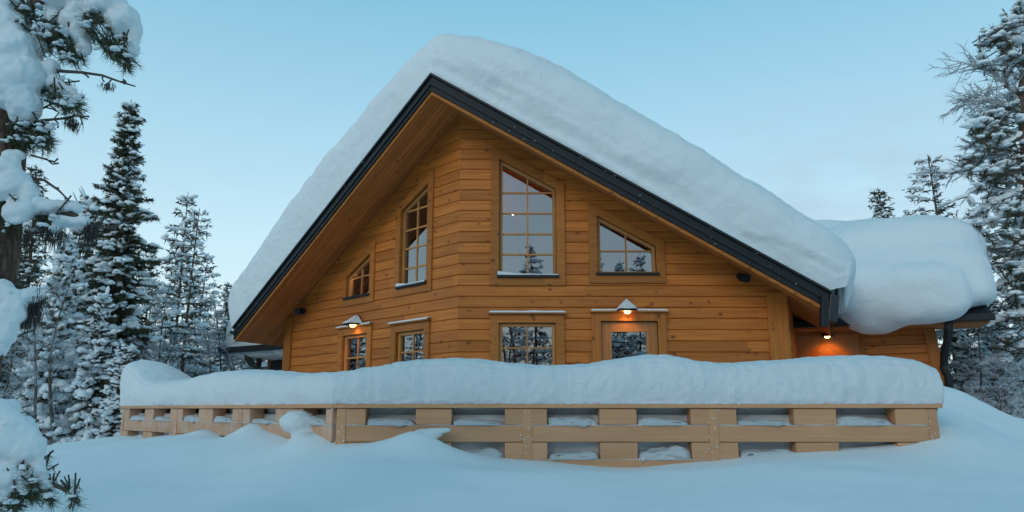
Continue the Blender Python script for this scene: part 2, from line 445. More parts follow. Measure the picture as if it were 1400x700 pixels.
# corner boards
def corner_board(px0, px1, Mx, zt, name='corner_board'):
    a = on(Mx, px0, 450)[0]; c = on(Mx, px1, 450)[0]
    mb = MB(); mb.box(a, c, -.045, .10, DECK, zt)
    mb.build(name, M['trim_z'], house, Mx, bevel=.006)
def soffit_z(Mx, x, sof, y=0):
    q = np.array(Mx @ Vector((x, y, 0))); p0, n = sof
    return (np.dot(p0, n) - q[0] * n[0] - q[1] * n[1]) / n[2]
corner_board(1050, 1078, FR, soffit_z(FR, LR, sofR) - .0)
corner_board(391.5, 400.5, FL, soffit_z(FL, LL, sofL) - .0)

# windows
def make_window(Mx, poly, w):
    name = 'window'
    mb = MB(); mb.ring(inset(poly, -.128), poly, -.032, .045)       # casing
    win = mb.build(name, M['trim_x'], house, Mx, bevel=.004, label=w['lab'])
    # vertical casing boards get vertical grain through their own mesh
    fo = inset(poly, .003); fi = inset(poly, .05)
    mb = MB(); mb.ring(fo, fi, .03, .10)
    g0 = fi
    mb2 = MB()
    for px in w['v']:
        x = (fi[0][0] + fi[1][0]) / 2
        zl, zh = zspan(g0, x); mb2.box(x - .012, x + .012, .052, .080, zl - .01, zh + .012)
        xm = x
    for py in w['h']:
        z = on(Mx, w['v'][0], py)[1]
        xl, xh = xspan(g0, z); mb2.box(xl - .01, xh + .01, .049, .078, z - .012, z + .012)
    mb.build('sash', M['sash'], win, Mx, bevel=.003)
    mb2.build('glazing_bar', M['sash'], win, Mx)
    mb = MB(); mb.prism(inset(poly, .03), .066, .072); mb.build('pane', M['glass'], win, Mx)
    (xl, zb), (xr, _) = poly[0], poly[1]
    if w.get('sill'):
        mb = MB(); mb.box(xl - .03, xr + .03, -.075, .05, zb - .012, zb + .022); mb.build('sill', M['black'], win, Mx, bevel=.003)
        if w.get('snow'):
            mb = MB(); n = 14; v = []
            xs = np.linspace(xl - .02, xr + .02, n)
            for i, x in enumerate(xs):
                h = .028 + .014 * nz(x * 3, zb * 5) + (.04 * max(0, 1 - (x - xl) / .25))
                for y, z in ((-.07, 0), (-.066, h * .7), (-.02, h), (.045, h * .8), (.045, 0)): v.append((x, y, zb + .023 + z))
            q = [(i * 5 + j, i * 5 + (j + 1) % 5, (i + 1) * 5 + (j + 1) % 5, (i + 1) * 5 + j) for i in range(n - 1) for j in range(5)]
            mb.add(v, q=q); mb.build('sill_snow', M['snow_pack'], win, Mx, smooth=True)
    if w.get('cap'):
        cap(win, Mx, xl - .15, xr + .15, poly[2][1] + .128)
    if w.get('blind'):
        mb = MB(); z = poly[2][1] - .08
        while z > poly[0][1] + .05:
            mb.box(xl + .06, xr - .06, .10, .125, z, z + .004); z -= .025
        mb.build('blind', M['blind'], win, Mx)
    return win
def cap(parent, Mx, x0, x1, z):
    mb = MB(); mb.box(x0, x1, -.085, .0, z - .004, z + .014); mb.build('ledge', M['trim_x'], parent, Mx)
    mb = MB(); n = 30; v = []
    for i, x in enumerate(np.linspace(x0 + .004, x1 - .004, n)):
        h = .032 + .01 * nz(x * 5, z * 3)
        if i in (0, n - 1): h *= .5
        for y, zz in ((-.084, 0), (-.082, h * .75), (-.05, h), (-.004, h), (-.004, 0)): v.append((x, y, z + .014 + zz))
    q = [(i * 5 + j, i * 5 + (j + 1) % 5, (i + 1) * 5 + (j + 1) % 5, (i + 1) * 5 + j) for i in range(n - 1) for j in range(5)]
    mb.add(v, q=q); mb.build('ledge_snow', M['snow_pack'], parent, Mx, smooth=True)
for p_, w in zip(polysR, W['R']): make_window(FR, p_, w)
for p_, w in zip(polysL, W['L']): make_window(FL, p_, w)

# terrace door
door = MB(); door.ring(inset(door_poly, -.128), door_poly, -.032, .05)
dr = door.build('door', M['trim_z'], house, FR, bevel=.004, label='wooden terrace door with a glass panel under the right wall lamp')
gx0, gz1 = on(FR, 835.5, 453); gx1 = on(FR, 885, 453)[0]
gp = [(gx0, DECK + .5), (gx1, DECK + .5), (gx1, gz1), (gx0, gz1)]
mb = MB(); mb.ring(inset(door_poly, .004), gp, .03, .085); mb.build('door_leaf', M['door'], dr, FR, bevel=.003)
mb = MB(); mb.ring(inset(gp, -.025), inset(gp, .004), .022, .06); mb.build('glazing_bead', M['sash'], dr, FR)
mb = MB(); mb.prism(inset(gp, .001), .055, .06); mb.build('pane', M['glass'], dr, FR)
mb = MB(); mb.box(gx0 + .02, gx1 - .02, .09, .13, gz1 - .14, gz1 - .03); mb.build('blind_rail', M['blind_box'], dr, FR)
cap(dr, FR, DX0 - .15, DX1 + .15, DZ1 + .128)

# wall lamps: pyramid hoods
def lamp(Mx, px, py, s=1.0, parent=house, hood_snow=True):
    x, z = on(Mx, px, py, -.12)
    mb = MB(); w = .155 * s; h = .20 * s; d = .24 * s
    ap = (x, -.03, z + h)
    v = [(x - w, -.03, z), (x + w, -.03, z), (x + w * .75, -.03 - d, z), (x, -.03 - d * 1.15, z - .01), (x - w * .75, -.03 - d, z), ap]
    v2 = [(a[0], a[1], a[2] - .012) for a in v]
    mb.add(v + v2, t=[(0, 5, 4), (4, 5, 3), (3, 5, 2), (2, 5, 1), (0, 1, 5), (6, 10, 11), (10, 9, 11), (9, 8, 11), (8, 7, 11), (6, 11, 7)],
           q=[(0, 4, 10, 6), (4, 3, 9, 10), (3, 2, 8, 9), (2, 1, 7, 8)])
    for a, b_ in ((5, 4), (5, 3), (5, 2)): mb.tube([v[a], v[b_]], .006, 5)
    lo = mb.build('wall_lamp', M['black'], parent, Mx, recalc=True)
    mb = MB(); mb.add(IV2 * np.array([.05, .05, .035]) + np.array([x, -.03 - d * .45, z - .012]), t=IF2)
    mb.build('bulb', M['bulb'], lo, Mx, smooth=True)
    if hood_snow:
        mb = MB(); k = .012
        s_ = [(v[i][0] * .97 + x * .03, v[i][1] - k, v[i][2] + k + .006) for i in (4, 3, 2)]; a2 = (x, -.035 - k, z + h * .93)
        c4 = [(s_[0][0], s_[0][1] + .12, s_[0][2]), ]
        mb.add(s_ + [a2, (x - w, -.035, z + .02), (x + w, -.035, z + .02)], t=[(0, 3, 1), (1, 3, 2), (4, 3, 0), (2, 3, 5)])
        so = mb.build('hood_snow', M['snow_pack'], lo, Mx, recalc=False)
        sm = so.modifiers.new('s', 'SOLIDIFY'); sm.thickness = .008
    L = bpy.data.lights.new('lamp_light', 'SPOT'); L.color = (1, .45, .10); L.energy = 3.5; L.shadow_soft_size = .05; L.spot_size = R(125); L.spot_blend = .7
    l = bpy.data.objects.new('lamp_light', L); p0 = Mx @ Vector((x, -.03 - d * .5, z - .06))
    dirn = (Mx.to_3x3() @ Vector((0, .55, -1))).normalized()
    place(l, lo, Matrix.Translation(p0) @ dirn.to_track_quat('-Z', 'Y').to_matrix().to_4x4())
    return lo
lamp(FR, 857.5, 425)['label'] = 'pyramid-hooded lamp glowing above the terrace door'
lamp(FL, 483, 444, .95)['label'] = 'pyramid-hooded lamp glowing above the leftmost lower window'

# round floodlight / camera fittings
def fitting(Mx, px, py):
    x, z = on(Mx, px, py, -.08); mb = MB()
    mb.tube([(x, 0, z), (x, -.05, z)], .055, 14); mb.tube([(x - .01, -.05, z), (x + .03, -.17, z - .03)], [.055, .065], 14)
    mb.tube([(x - .06, -.07, z + .01), (x - .06, -.14, z + .02)], .04, 12)
    mb.build('security_light', M['black'], house, Mx, smooth=False, bevel=.004)
fitting(FR, 1016, 379); fitting(FL, 411, 425)

# roof: soffit sheets, dark roof slab, verge
def sheet_frame(o, d, n):
    x = Vector(d); z = Vector(n); y = z.cross(x)
    return Matrix(((x.x, y.x, z.x, o[0]), (x.y, y.y, z.y, o[1]), (x.z, y.z, z.z, o[2]), (0, 0, 0, 1)))
zv = np.array([0, 0, 1.0])
for d, e, n, nn in ((dR, ER, rnR, nR), (dL, EL, rnL, nL)):
    o0 = A - zv * SOF + (-nn) * .04; e0 = e - zv * SOF + (-nn) * .04
    o0 = A - zv * SOF + AX * .045; e0 = e - zv * SOF + AX * .045
    Mx = sheet_frame(o0, d, n); 
    pts = [o0, e0, e0 + AX * RL, o0 + AX * RL]
    top = [q + zv * .02 for q in pts]
    mb = MB(); mb.add([loc(Mx, q) for q in pts + top], q=[(0,1,2,3),(4,7,6,5),(0,4,5,1),(1,5,6,2),(2,6,7,3),(3,7,4,0)])
    mb.build('soffit', M['soffit'], house, Mx)
    pts = [q + zv * .024 for q in pts]; top = [q + zv * .20 for q in pts]
    mb = MB(); mb.add(pts + top, q=[(0,1,2,3),(4,7,6,5),(0,4,5,1),(1,5,6,2),(2,6,7,3),(3,7,4,0)])
    mb.build('roof', M['black'], house)
    # verge: dark face, raised cap, step, and pale trim board below
    def strip(name, m, out0, out1, z0, z1, ext=0.0, bev=.004):
        dd = d
        P0 = A; P1 = e + d * ext
        s = 1 / math.cos(ANG / 2)
        v = []
        for q, isA in ((P0, True), (P1, False)):
            for o_ in (out0, out1):
                for zz in (z0, z1):
                    off = (-AX) * o_ * s if isA else nn * o_
                    v.append(q + off + zv * zz)
        mb = MB(); mb.add(v, q=[(0,1,3,2),(4,6,7,5),(0,4,5,1),(2,3,7,6),(0,2,6,4),(1,5,7,3)])
        return mb.build(name, m, house, bevel=bev)
    strip('verge_board', M['black'], -.035, .0, -.235, -.012, .02)
    strip('verge_cap', M['black'], -.04, .035, -.010, .03, .05)
    strip('verge_rail', M['black'], .002, .022, -.15, -.105, .02)
    strip('verge_rail', M['black'], .002, .014, -.235, -.205, .0)
    strip('verge_trim', M['trim_x'], -.045, -.012, -.295, -.238, -.02)
# ridge block under the apex and eave fascia/gutters
for e, nn, d in ((ER, nR, dR), (EL, nL, dL)):
    mb = MB(); mb.beam(e - zv * .16 + AX * .05, e - zv * .16 + AX * RL, .03, .2); mb.build('fascia', M['black'], house)
    g = e - zv * .07 + np.array([d[0], d[1], 0]) * .07
    mb = MB(); n = 9; pr = [(math.cos(a) * .065, math.sin(a) * .065) for a in np.linspace(math.pi, 2 * math.pi, n)]
    hd = np.array([AX[1], -AX[0], 0]); v = []
    for q in (g - AX * .02, g + AX * RL): v += [q + hd * a + zv * b_ for a, b_ in pr] + [q + hd * a * .9 + zv * (b_ * .9) for a, b_ in pr][::-1]
    k = 2 * n; mb.add(v, q=[(i, (i + 1) % k, k + (i + 1) % k, k + i) for i in range(k)])
    mb.build('gutter', M['black'], house, bevel=.0)
# square gutter outlet and pipe at the right eave corner
mb = MB(); g = P(1139, 404, ER[1] + .02); g2 = P(1136, 440, ER[1] + .02)
mb.beam(g, g2, .13, .14, (0, 1, 0)); mb.build('gutter_outlet', M['steel'], house, bevel=.01)
mb = MB(); g = P(1126.5, 402, ER[1] + .0); g2 = P(1126.5, 447, ER[1] + .0)
mb.beam(g, g2, .10, .10, (0, 1, 0)); mb.build('downpipe', M['black'], house, bevel=.01)

# interior: floor, gallery ceiling, panelled partition
mb = MB()
c1 = np.array(FR @ Vector((.3, .4, 0))); 
def quad(a, b_, c, d): mb.add([a, b_, c, d], q=[(0, 1, 2, 3)])
fl = [np.array(FL @ Vector((LL + .2, .2, DECK + .01))), np.array(FR @ Vector((.0, .2, DECK + .01))), np.array(FR @ Vector((LR - .2, .2, DECK + .01)))]
quad(fl[0], fl[1], fl[2], fl[2] + AX * 7); mb.add([fl[0], fl[2] + AX * 7, fl[0] + AX * 7], t=[(0, 1, 2)])
mb.build('floor_inside', M['interior_dark'], house, recalc=False)
mb = MB(); mid = P(700, 300, D + 3.4)
mb.box(-5.5, 4.2, 0, .08, DECK, 3.2); mb.build('partition', M['interior'], house, wall_frame(phiS, C0 + AX * 3.2))
mb = MB(); mb.box(-3.6, 3.2, 1.6, 3.2, 1.20, 1.32); mb.build('gallery_floor', M['interior'], house, wall_frame(phiS, C0))

# ------------------------------------------------------------------ right wing (entrance) and left back wing
ZE = ER[2] - .03
FX = Vector((AX[1], -AX[0], 0))
RE = P(1357, 429, 12.2); RE[2] = RE[2]
Mw = Matrix(((FX.x, AX[0], 0, RE[0]), (FX.y, AX[1], 0, RE[1]), (0, 0, 1, 0), (0, 0, 0, 1)))      # local x right (cross), y back
WY = .65
wing = empty('entrance_wing', (RE[0] - 1.5, RE[1] + 1, DECK), 'low log wing at the right with slanted corner post under a heavy snow mass', 'building')
house_save = house; house = wing
xR0, _ = on(Mw, 1262, 440, WY); xR1, _ = on(Mw, 1288, 528, WY)
bm = log_sheet(-4.2, xR1 + .55, DECK - .3, 2.3)
bm.transform(Matrix.Translation((0, WY, 0)))
zt_ = on(Mw, 1268, 440, WY)[1]; zb_ = on(Mw, 1285, 526, WY)[1]
xa = on(Mw, 1268, 440, WY)[0]; xb_ = on(Mw, 1285, 526, WY)[0]
slx, slz = (xb_ - xa), (zb_ - zt_)
nrm = Vector((-slz, 0, slx)).normalized()
finish_wall(bm, Mw, [(Mw @ Vector((xa, WY, zt_)), Mw.to_3x3() @ nrm)], [], 'wall')
mb = MB(); zz1 = 1.45; zz0 = DECK - .3
f = lambda z: xa + (z - zt_) * slx / slz
mb.prism([(f(zz0) - .09, zz0), (f(zz0) + .09, zz0), (f(zz1) + .09, zz1), (f(zz1) - .09, zz1)], WY - .05, WY + .16)
mb.build('corner_post', M['trim_z'], wing, Mw, bevel=.006)
# side wall and roof of the wing
mb = MB(); mb.box(f(0) - .1, f(0), WY + .17, 4.5, DECK - .3, 1.4); mb.build('wall', M['log'], wing, Mw)
pitch = math.tan(R(24)); zE = RE[2]
v = []
for x in (-4.2, .0):
    for y, z in ((0, zE - .10), (4.2, zE - .10 + 4.2 * pitch), (0, zE + .02), (4.2, zE + .02 + 4.2 * pitch)): v.append((x, y, z))
mb = MB(); mb.add(v, q=[(0,1,3,2),(4,6,7,5),(0,4,5,1),(2,3,7,6),(0,2,6,4),(1,5,7,3)]); mb.build('roof', M['black'], wing, Mw, bevel=.005)
mb = MB(); mb.box(-4.2, .02, -.10, .0, zE - .11, zE + .0); mb.build('gutter', M['black'], wing, Mw, bevel=.012)
mb = MB(); mb.box(-4.1, -.05, .02, 1.0, zE - .135, zE - .104); mb.build('soffit', M['soffit'], wing, Mw)
xd = on(Mw, 1296, 440, .0)[0]
pp = [(1297, 438, -.05), (1297, 452, -.05), (1295, 468, .12), (1291, 485, .3), (1291, 505, .35), (1297, 516, .35), (1298, 560, .35)]
pts = [np.array(Mw @ Vector((on(Mw, a, b_, y)[0], y, on(Mw, a, b_, y)[1]))) for a, b_, y in pp]
mb = MB(); mb.tube(pts, .065, 10); mb.build('downpipe', M['black'], wing, smooth=True)
mb = MB(); mb.tube([pts[4] + zv * .05, pts[4] - zv * .0], .075, 10); mb.build('pipe_clip', M['steel'], wing)
# entrance door with chevron boards and lamp
dx0 = on(Mw, 1090, 470, WY)[0]; dx1 = on(Mw, 1174, 470, WY)[0]; dzt = on(Mw, 1130, 459, WY)[1]
mb = MB(); dp = [(dx0, DECK), (dx1, DECK), (dx1, dzt), (dx0, dzt)]; mb.ring(inset(dp, -.10), dp, WY - .04, WY - .002)
ed = mb.build('door', M['trim_z'], wing, Mw, bevel=.004, label='entrance door of chevron boards lit by a lamp')
mb = MB(); mb.prism(dp, WY - .024, WY - .004); mb.build('door_leaf', M['door'], ed, Mw)
mb = MB(); cx = (dx0 + dx1) / 2
for k in range(6):
    z = dzt - .06 - k * .17
    for s in (-1, 1):
        mb.prism([(cx, z), (cx, z - .13), (cx + s * .36, z - .13 - .3), (cx + s * .36, z - .3)], WY - .036, WY - .025)
mb.build('chevron_board', M['log'], ed, Mw, bevel=.004)
lz = on(Mw, 1130, 459, .3)
l2 = lamp(Mw @ Matrix.Translation((0, .45, 0)), 1131, 459, .72, wing, False); l2.children[1 if len(l2.children) > 1 and l2.children[1].type == 'LIGHT' else 0]; [setattr(c.data, 'energy', 8) for c in l2.children if c.type == 'LIGHT']; l2['label'] = 'hooded lamp glowing over the entrance door'
mb = MB(); mb.box(lz[0] - .02, lz[0] + .02, .45, WY, lz[1] + .05, lz[1] + .09); mb.build('lamp_bracket', M['black'], wing, Mw)
house = house_save

# left back wing
lw = empty('back_wing', (-6, 19, DECK), 'low wing behind the left eave with dark gutter and snow', 'building')
La, Lb = P(305, 477, 18.9), P(396, 470, 17.4)
dx = Lb - La; dx[2] = 0; dl = np.linalg.norm(dx); dx /= dl; dy = np.array([-dx[1], dx[0], 0])
Ml = Matrix(((dx[0], dy[0], 0, La[0]), (dx[1], dy[1], 0, La[1]), (0, 0, 1, 0), (0, 0, 0, 1))); zl = (La[2] + Lb[2]) / 2
v = []
for x in (0, dl + 2.2):
    for y, z in ((0, zl - .12), (4, zl + 1.2), (0, zl + .04), (4, zl + 1.36)): v.append((x, y, z))
mb = MB(); mb.add(v, q=[(0,1,3,2),(4,6,7,5),(0,4,5,1),(2,3,7,6),(0,2,6,4),(1,5,7,3)]); mb.build('roof', M['black'], lw, Ml)
mb = MB(); mb.box(-.05, dl + 1, -.12, .0, zl - .12, zl + .02); mb.build('gutter', M['black'], lw, Ml, bevel=.01)
x0 = on(Ml, 366, 490, .9)[0]
mb = MB()
mb.box(x0, dl + 2, .9, 1.05, DECK, zl + .2); mb.build('wall', M['log'], lw, Ml)
xo = on(Ml, 371, 490, .9)[0]
mb = MB(); mb.box(xo, xo + .75, .885, .905, DECK, on(Ml, 380, 483, .9)[1]); mb.build('doorway', M['interior_dark'], lw, Ml)
mb = MB(); xq = on(Ml, 353, 490, .2)[0]; mb.box(xq, xq + .09, .15, .24, DECK, zl - .1); mb.build('post', M['black'], lw, Ml)
pts = [np.array(Ml @ Vector((on(Ml, a, b_, .1)[0], .1, on(Ml, a, b_, .1)[1]))) for a, b_ in ((338, 480), (339, 490), (347, 500), (357, 507), (360, 520), (360, 560))]
mb = MB(); mb.tube(pts, .08, 8); mb.build('downpipe', M['black'], lw, smooth=True)
blob('roof_snow', [(np.array((dl / 2 + .10, 1.9, zl + .85)), np.array([[dl / 2 + .62, 0, 0], [0, 2.0, .65], [0, -.1, .72]]), .5)], .07, M['snow_pack'], 8, .05, 1.5, None, Ml,
     label='snow layer on the low back wing at the left eave', cat='snow', group='snow lying on roofs')
def wl(px, py, y): a = on(Mw, px, py, y); return np.array([a[0], y, a[1]])
def we(px, py, y, rx, ry, d, e=1.0, yz=0.0):
    k = 12.6 / F; return (wl(px, py, y), np.array([[rx * k, 0, 0], [0, d, yz], [0, -yz * .3, ry * k]]), e)
blob('roof_snow', [
    we(1222, 352, 1.3, 112, 62, 1.25, .6, .25),
    we(1238, 380, .42, 104, 48, .62, .6, .10),
    we(1262, 345, 2.0, 82, 52, 1.3, .7, .35),
    we(1190, 408, .12, 52, 52, .60, .85, .0),
    we(1250, 404, -.02, 64, 42, .56, .65, .0),
    we(1298, 405, .75, 55, 24, .95, .55, .0),
    we(1205, 395, .45, 62, 50, .7, .8, .1),
    we(1162, 405, .12, 30, 44, .45, .9, .0),
    we(1118, 344, 2.0, 80, 50, .9, .6, .2),
    ], .045, M['snow_pack'], 40, .05, 1.1, None, Mw, label='huge rounded snow mass sagging over the eave of the entrance wing', cat='snow', group='snow lying on roofs')

# ------------------------------------------------------------------ main roof snow (swept over the verge)
LRt = np.linalg.norm(ER - A); LLt = np.linalg.norm(EL - A)
def roof_snow():
    ns, nb = 420, 90
    s = np.linspace(-LLt - .16, LRt + .30, ns)
    # profile: (fraction of thickness, set-back)
    V = []
    for si in s:
        on_r = si > 0
        # smooth base path over the ridge
        k = .55
        w = 1 / (1 + math.exp(-si / (k * .33)))
        pr = A + dR * si; pl = A + dL * (-si)
        base = pr * w + pl * (1 - w) if abs(si) < 2.5 else (pr if on_r else pl)
        if abs(si) < 2.5:
            base = (A + dR * max(si, 0) + dL * max(-si, 0))
        n = rnR * w + rnL * (1 - w); n /= np.linalg.norm(n)
        tl = .86 + .05 * math.sin(si * 1.3)
        trr = .86 + .02 * math.sin(si * 1.7 + 1) + .24 * math.exp(-((si - 2.0) / 2.3) ** 2)
        T = tl * (1 - w) + trr * w
        T += -.12 * math.exp(-((si + .35) / .7) ** 2)
        # ends
        er = (LRt + .30 - si) / .75; el = (si + LLt + .16) / .45
        if er < 1: T *= math.sqrt(max(0, 1 - (1 - er) ** 2.2)) * .97 + .03
        if el < 1: T *= math.sqrt(max(0, 1 - (1 - el) ** 2.2)) * .97 + .03
        droop = max(0, si - LRt) ** 2 * .5 + max(0, -si - LLt) ** 2 * 1.2
        base = base - zv * droop + zv * max(0, si - LRt) * .85
        edge = .30 + .22 * nz(si * .55, 3.1) + .10 * nz(si * 2.3, 9) + .05 * nz(si * 6, 4)   # wavy line of the old layer
        if not on_r: edge = .15
        amt = w * (.15 + .9 * min(1, max(0, .5 + 1.6 * nz(si * .8, 7.7))))
        for j in range(nb):
            a = j / (nb - 1)
            if a < .5:
                f_ = a / .5
                h = 1 - (1 - f_) ** 1.7
                b0 = .02 + .04 * f_ + .75 * f_ ** 4.0 * (0.22 + .78 * w)
                # lip of the newer snow
                st = 1 / (1 + math.exp(-(h - edge) / .03))
                b0 -= amt * (.075 * st - .02) * (1 - f_ ** 3)
                q = base + n * (h * T) + AX * b0
                hh = h
            else:
                f_ = (a - .5) / .5; b0 = .75 * (0.22 + .78 * w) + .06 + (f_ ** 2.0) * (RL - 1.1)
                hh = 1; q = base + n * T * (1 + .08 * math.sin(b0 * 1.1 + si)) + AX * b0
            nn_ = n
            d1 = .026 * nz(q[0] * 1.6, q[1] * 1.6, q[2] * 1.6) + .013 * nz(q[0] * 5, q[1] * 5, q[2] * 5) + .008 * nz(q[0] * 14, q[1] * 14, q[2] * 14) + (.05 * w * nz(hh * T * 8, si * .35) * (1 - hh) if a < .5 else 0)
            q = q + n * d1 * min(1, hh * 3) * 1.2 - AX * d1 * (1 if a < .5 else 0)
            V.append(q)
        V.append(base + AX * (RL - .05) + n * .0)
        V.append(base + AX * .02)
    m_ = nb + 2; i = np.arange(ns - 1)[:, None] * m_; j = np.arange(m_)[None]; j2 = (j + 1) % m_
    mb = MB(); mb.add(V, q=np.stack([i + j, i + j2, i + m_ + j2, i + m_ + j], -1).reshape(-1, 4))
    for e in (0, (ns - 1) * m_):
        c = e + m_ // 2
        mb.t.append(np.array([[e + k, e + k + 1, e + m_ - 1] for k in range(m_ - 2)]))
    mb.build('roof_snow', M['snow_pack'], None, None, smooth=True, label='thick snow blanket over the ridge and both slopes of the main roof', cat='snow', group='snow lying on roofs')
roof_snow()

# ------------------------------------------------------------------ terrace fence
YF = 6.3
c_ = P(461, 552, YF); ZC = c_[2]
CF = np.array([c_[0], YF, 0]); XR = P(1281, 553, YF)[0]
uFL = np.array([-math.cos(R(45)), math.sin(R(45)), 0])
# frames: local x along, y inward, z up
MF = Matrix.Translation((CF[0], CF[1], 0))
ML2 = Matrix.Translation((CF[0], CF[1], 0)) @ Matrix.Rotation(-R(45), 4, 'Z')
lenR = XR - CF[0]; lenL = -on(ML2, 168, 560)[0]
z_cap0 = ZC - .035
zr = [z_cap0 - .135, z_cap0 - .141, z_cap0 - .272, z_cap0 - .277, z_cap0 - .408, z_cap0 - .413, z_cap0 - .54]
def rows(): return (z_cap0 - .003, zr[0], zr[1], zr[2], zr[3], zr[4], zr[5], zr[6])
fence = empty('terrace_fence', (CF[0] + 1, YF, -.9), 'tan wooden terrace fence of boards and short blocks below a thick snow bank', 'fence')
def fence_run(Mx, x0, x1, centers, posts, sgn):
    mat_ = M['fence'] if sgn > 0 else M['fence_frost']
    a, b1, b2, b3, b4, b5, b6, b7 = rows()
    mb = MB(); mb.box(x0 - (.03 if sgn > 0 else .03), x1 + .03, -.03, .17, z_cap0, ZC); mb.build('cap_rail', M['fence'], fence, Mx, bevel=.004)
    for z1, z0 in ((b2, b3), (b6, b7)):
        mb = MB(); ps = sorted([x0] + [p_ for p_ in posts if x0 + .1 < p_ < x1 - .1] + [x1])
        for p0, p1 in zip(ps[:-1], ps[1:]): mb.box(p0 + .008, p1 - .008, 0, .045, z0, z1)
        mb.build('rail_board', mat_, fence, Mx, bevel=.004)
        fm = MB()
        for q0 in np.arange(x0 + .01, x1 - .02, .02):
            hh = .0035 + .006 * max(0, nz(q0 * 7, z1 * 9) + .25)
            fm.box(q0, q0 + .0201, -.003, .04, z1 + .0005, z1 + hh)
        fm.build('frost_line', M['snow_pack'], fence, Mx)
    for c, w in centers:
        for z1, z0 in ((a, b1), (b4, b5)):
            mb = MB(); mb.box(max(c - w / 2, x0), min(c + w / 2, x1), -.006, .145, z0, z1); mb.build('block', mat_, fence, Mx, bevel=.005)
    for p_ in posts:
        mb = MB(); mb.box(p_ - .038, p_ + .038, -.012, .05, -1.1, a - .001); mb.build('post', mat_, fence, Mx, bevel=.004)
def fx(px): return on(MF, px, 590)[0]
cs = [(fx(480), fx(499) - fx(461)), (fx(592.5), fx(617) - fx(568)), (fx(719), fx(748) - fx(690)), (fx(845.5), fx(871) - fx(820)), (fx(976.5), fx(1008) - fx(945)), (fx(1116), fx(1145) - fx(1087)), (fx(1253), fx(1280) - fx(1226))]
fence_run(MF, 0, lenR, cs, [.04, fx(721), fx(976), lenR - .05], 1)
csl = []
for a_, b_ in ((446, 461), (377, 415), (318, 342), (272, 291), (233, 250), (198, 210), (167, 177)):
    xa_, xb2 = on(ML2, a_, 570)[0], on(ML2, b_, 570)[0]; csl.append(((xa_ + xb2) / 2, xb2 - xa_))
fence_run(ML2, -lenL, -.06, csl, [csl[i][0] for i in (2, 4)] + [-lenL + .05], -1)
# return board at right end
mb = MB(); Mret = Matrix.Translation((XR, YF, 0)) @ Matrix.Rotation(R(90) - ANG/2, 4, 'Z')
mb.box(.05, 2.6, -.02, .10, z_cap0, ZC - .002)
for i, (z1, z0) in enumerate(((rows()[0], rows()[1]), (rows()[2], rows()[3]), (rows()[4], rows()[5]), (rows()[6], rows()[7]))): mb.box(.06, 2.6, .01, .06, z0, z1)
mb.build('return_boards', M['fence'], fence, Mret, bevel=.003)

# snow crumbs stuck to the fence posts, and flecks on the dark verge
cr = np.random.default_rng(31); mb = MB()
for px in (721, 976, 1268, 466):
    for k in range(14):
        q = on(MF, px + cr.normal(0, 9), cr.uniform(558, 620)); s_ = cr.uniform(.003, .007)
        mb.add(IV1 * np.array([s_ * 1.3, s_ * .8, s_]) + np.array([q[0], -.012, q[1]]), t=IF1)
o = mb.build('snow_crumbs', M['snow_pack'], fence, MF, recalc=False); o['kind'] = 'stuff'
mb = MB()
for k in range(34):
    right = cr.random() < .7; e_ = ER if right else EL; n_ = nR if right else nL; t = cr.uniform(.02, .98)
    q = A + (e_ - A) * t + n_ * .026 + zv * cr.choice([-.02, -.10, -.15, -.21]); s_ = cr.uniform(.003, .006)
    mb.add(IV1 * np.array([s_ * 1.4, s_ * .7, s_]) + q, t=IF1)
o = mb.build('snow_flecks', M['snow_pack'], house, None, recalc=False); o['kind'] = 'stuff'
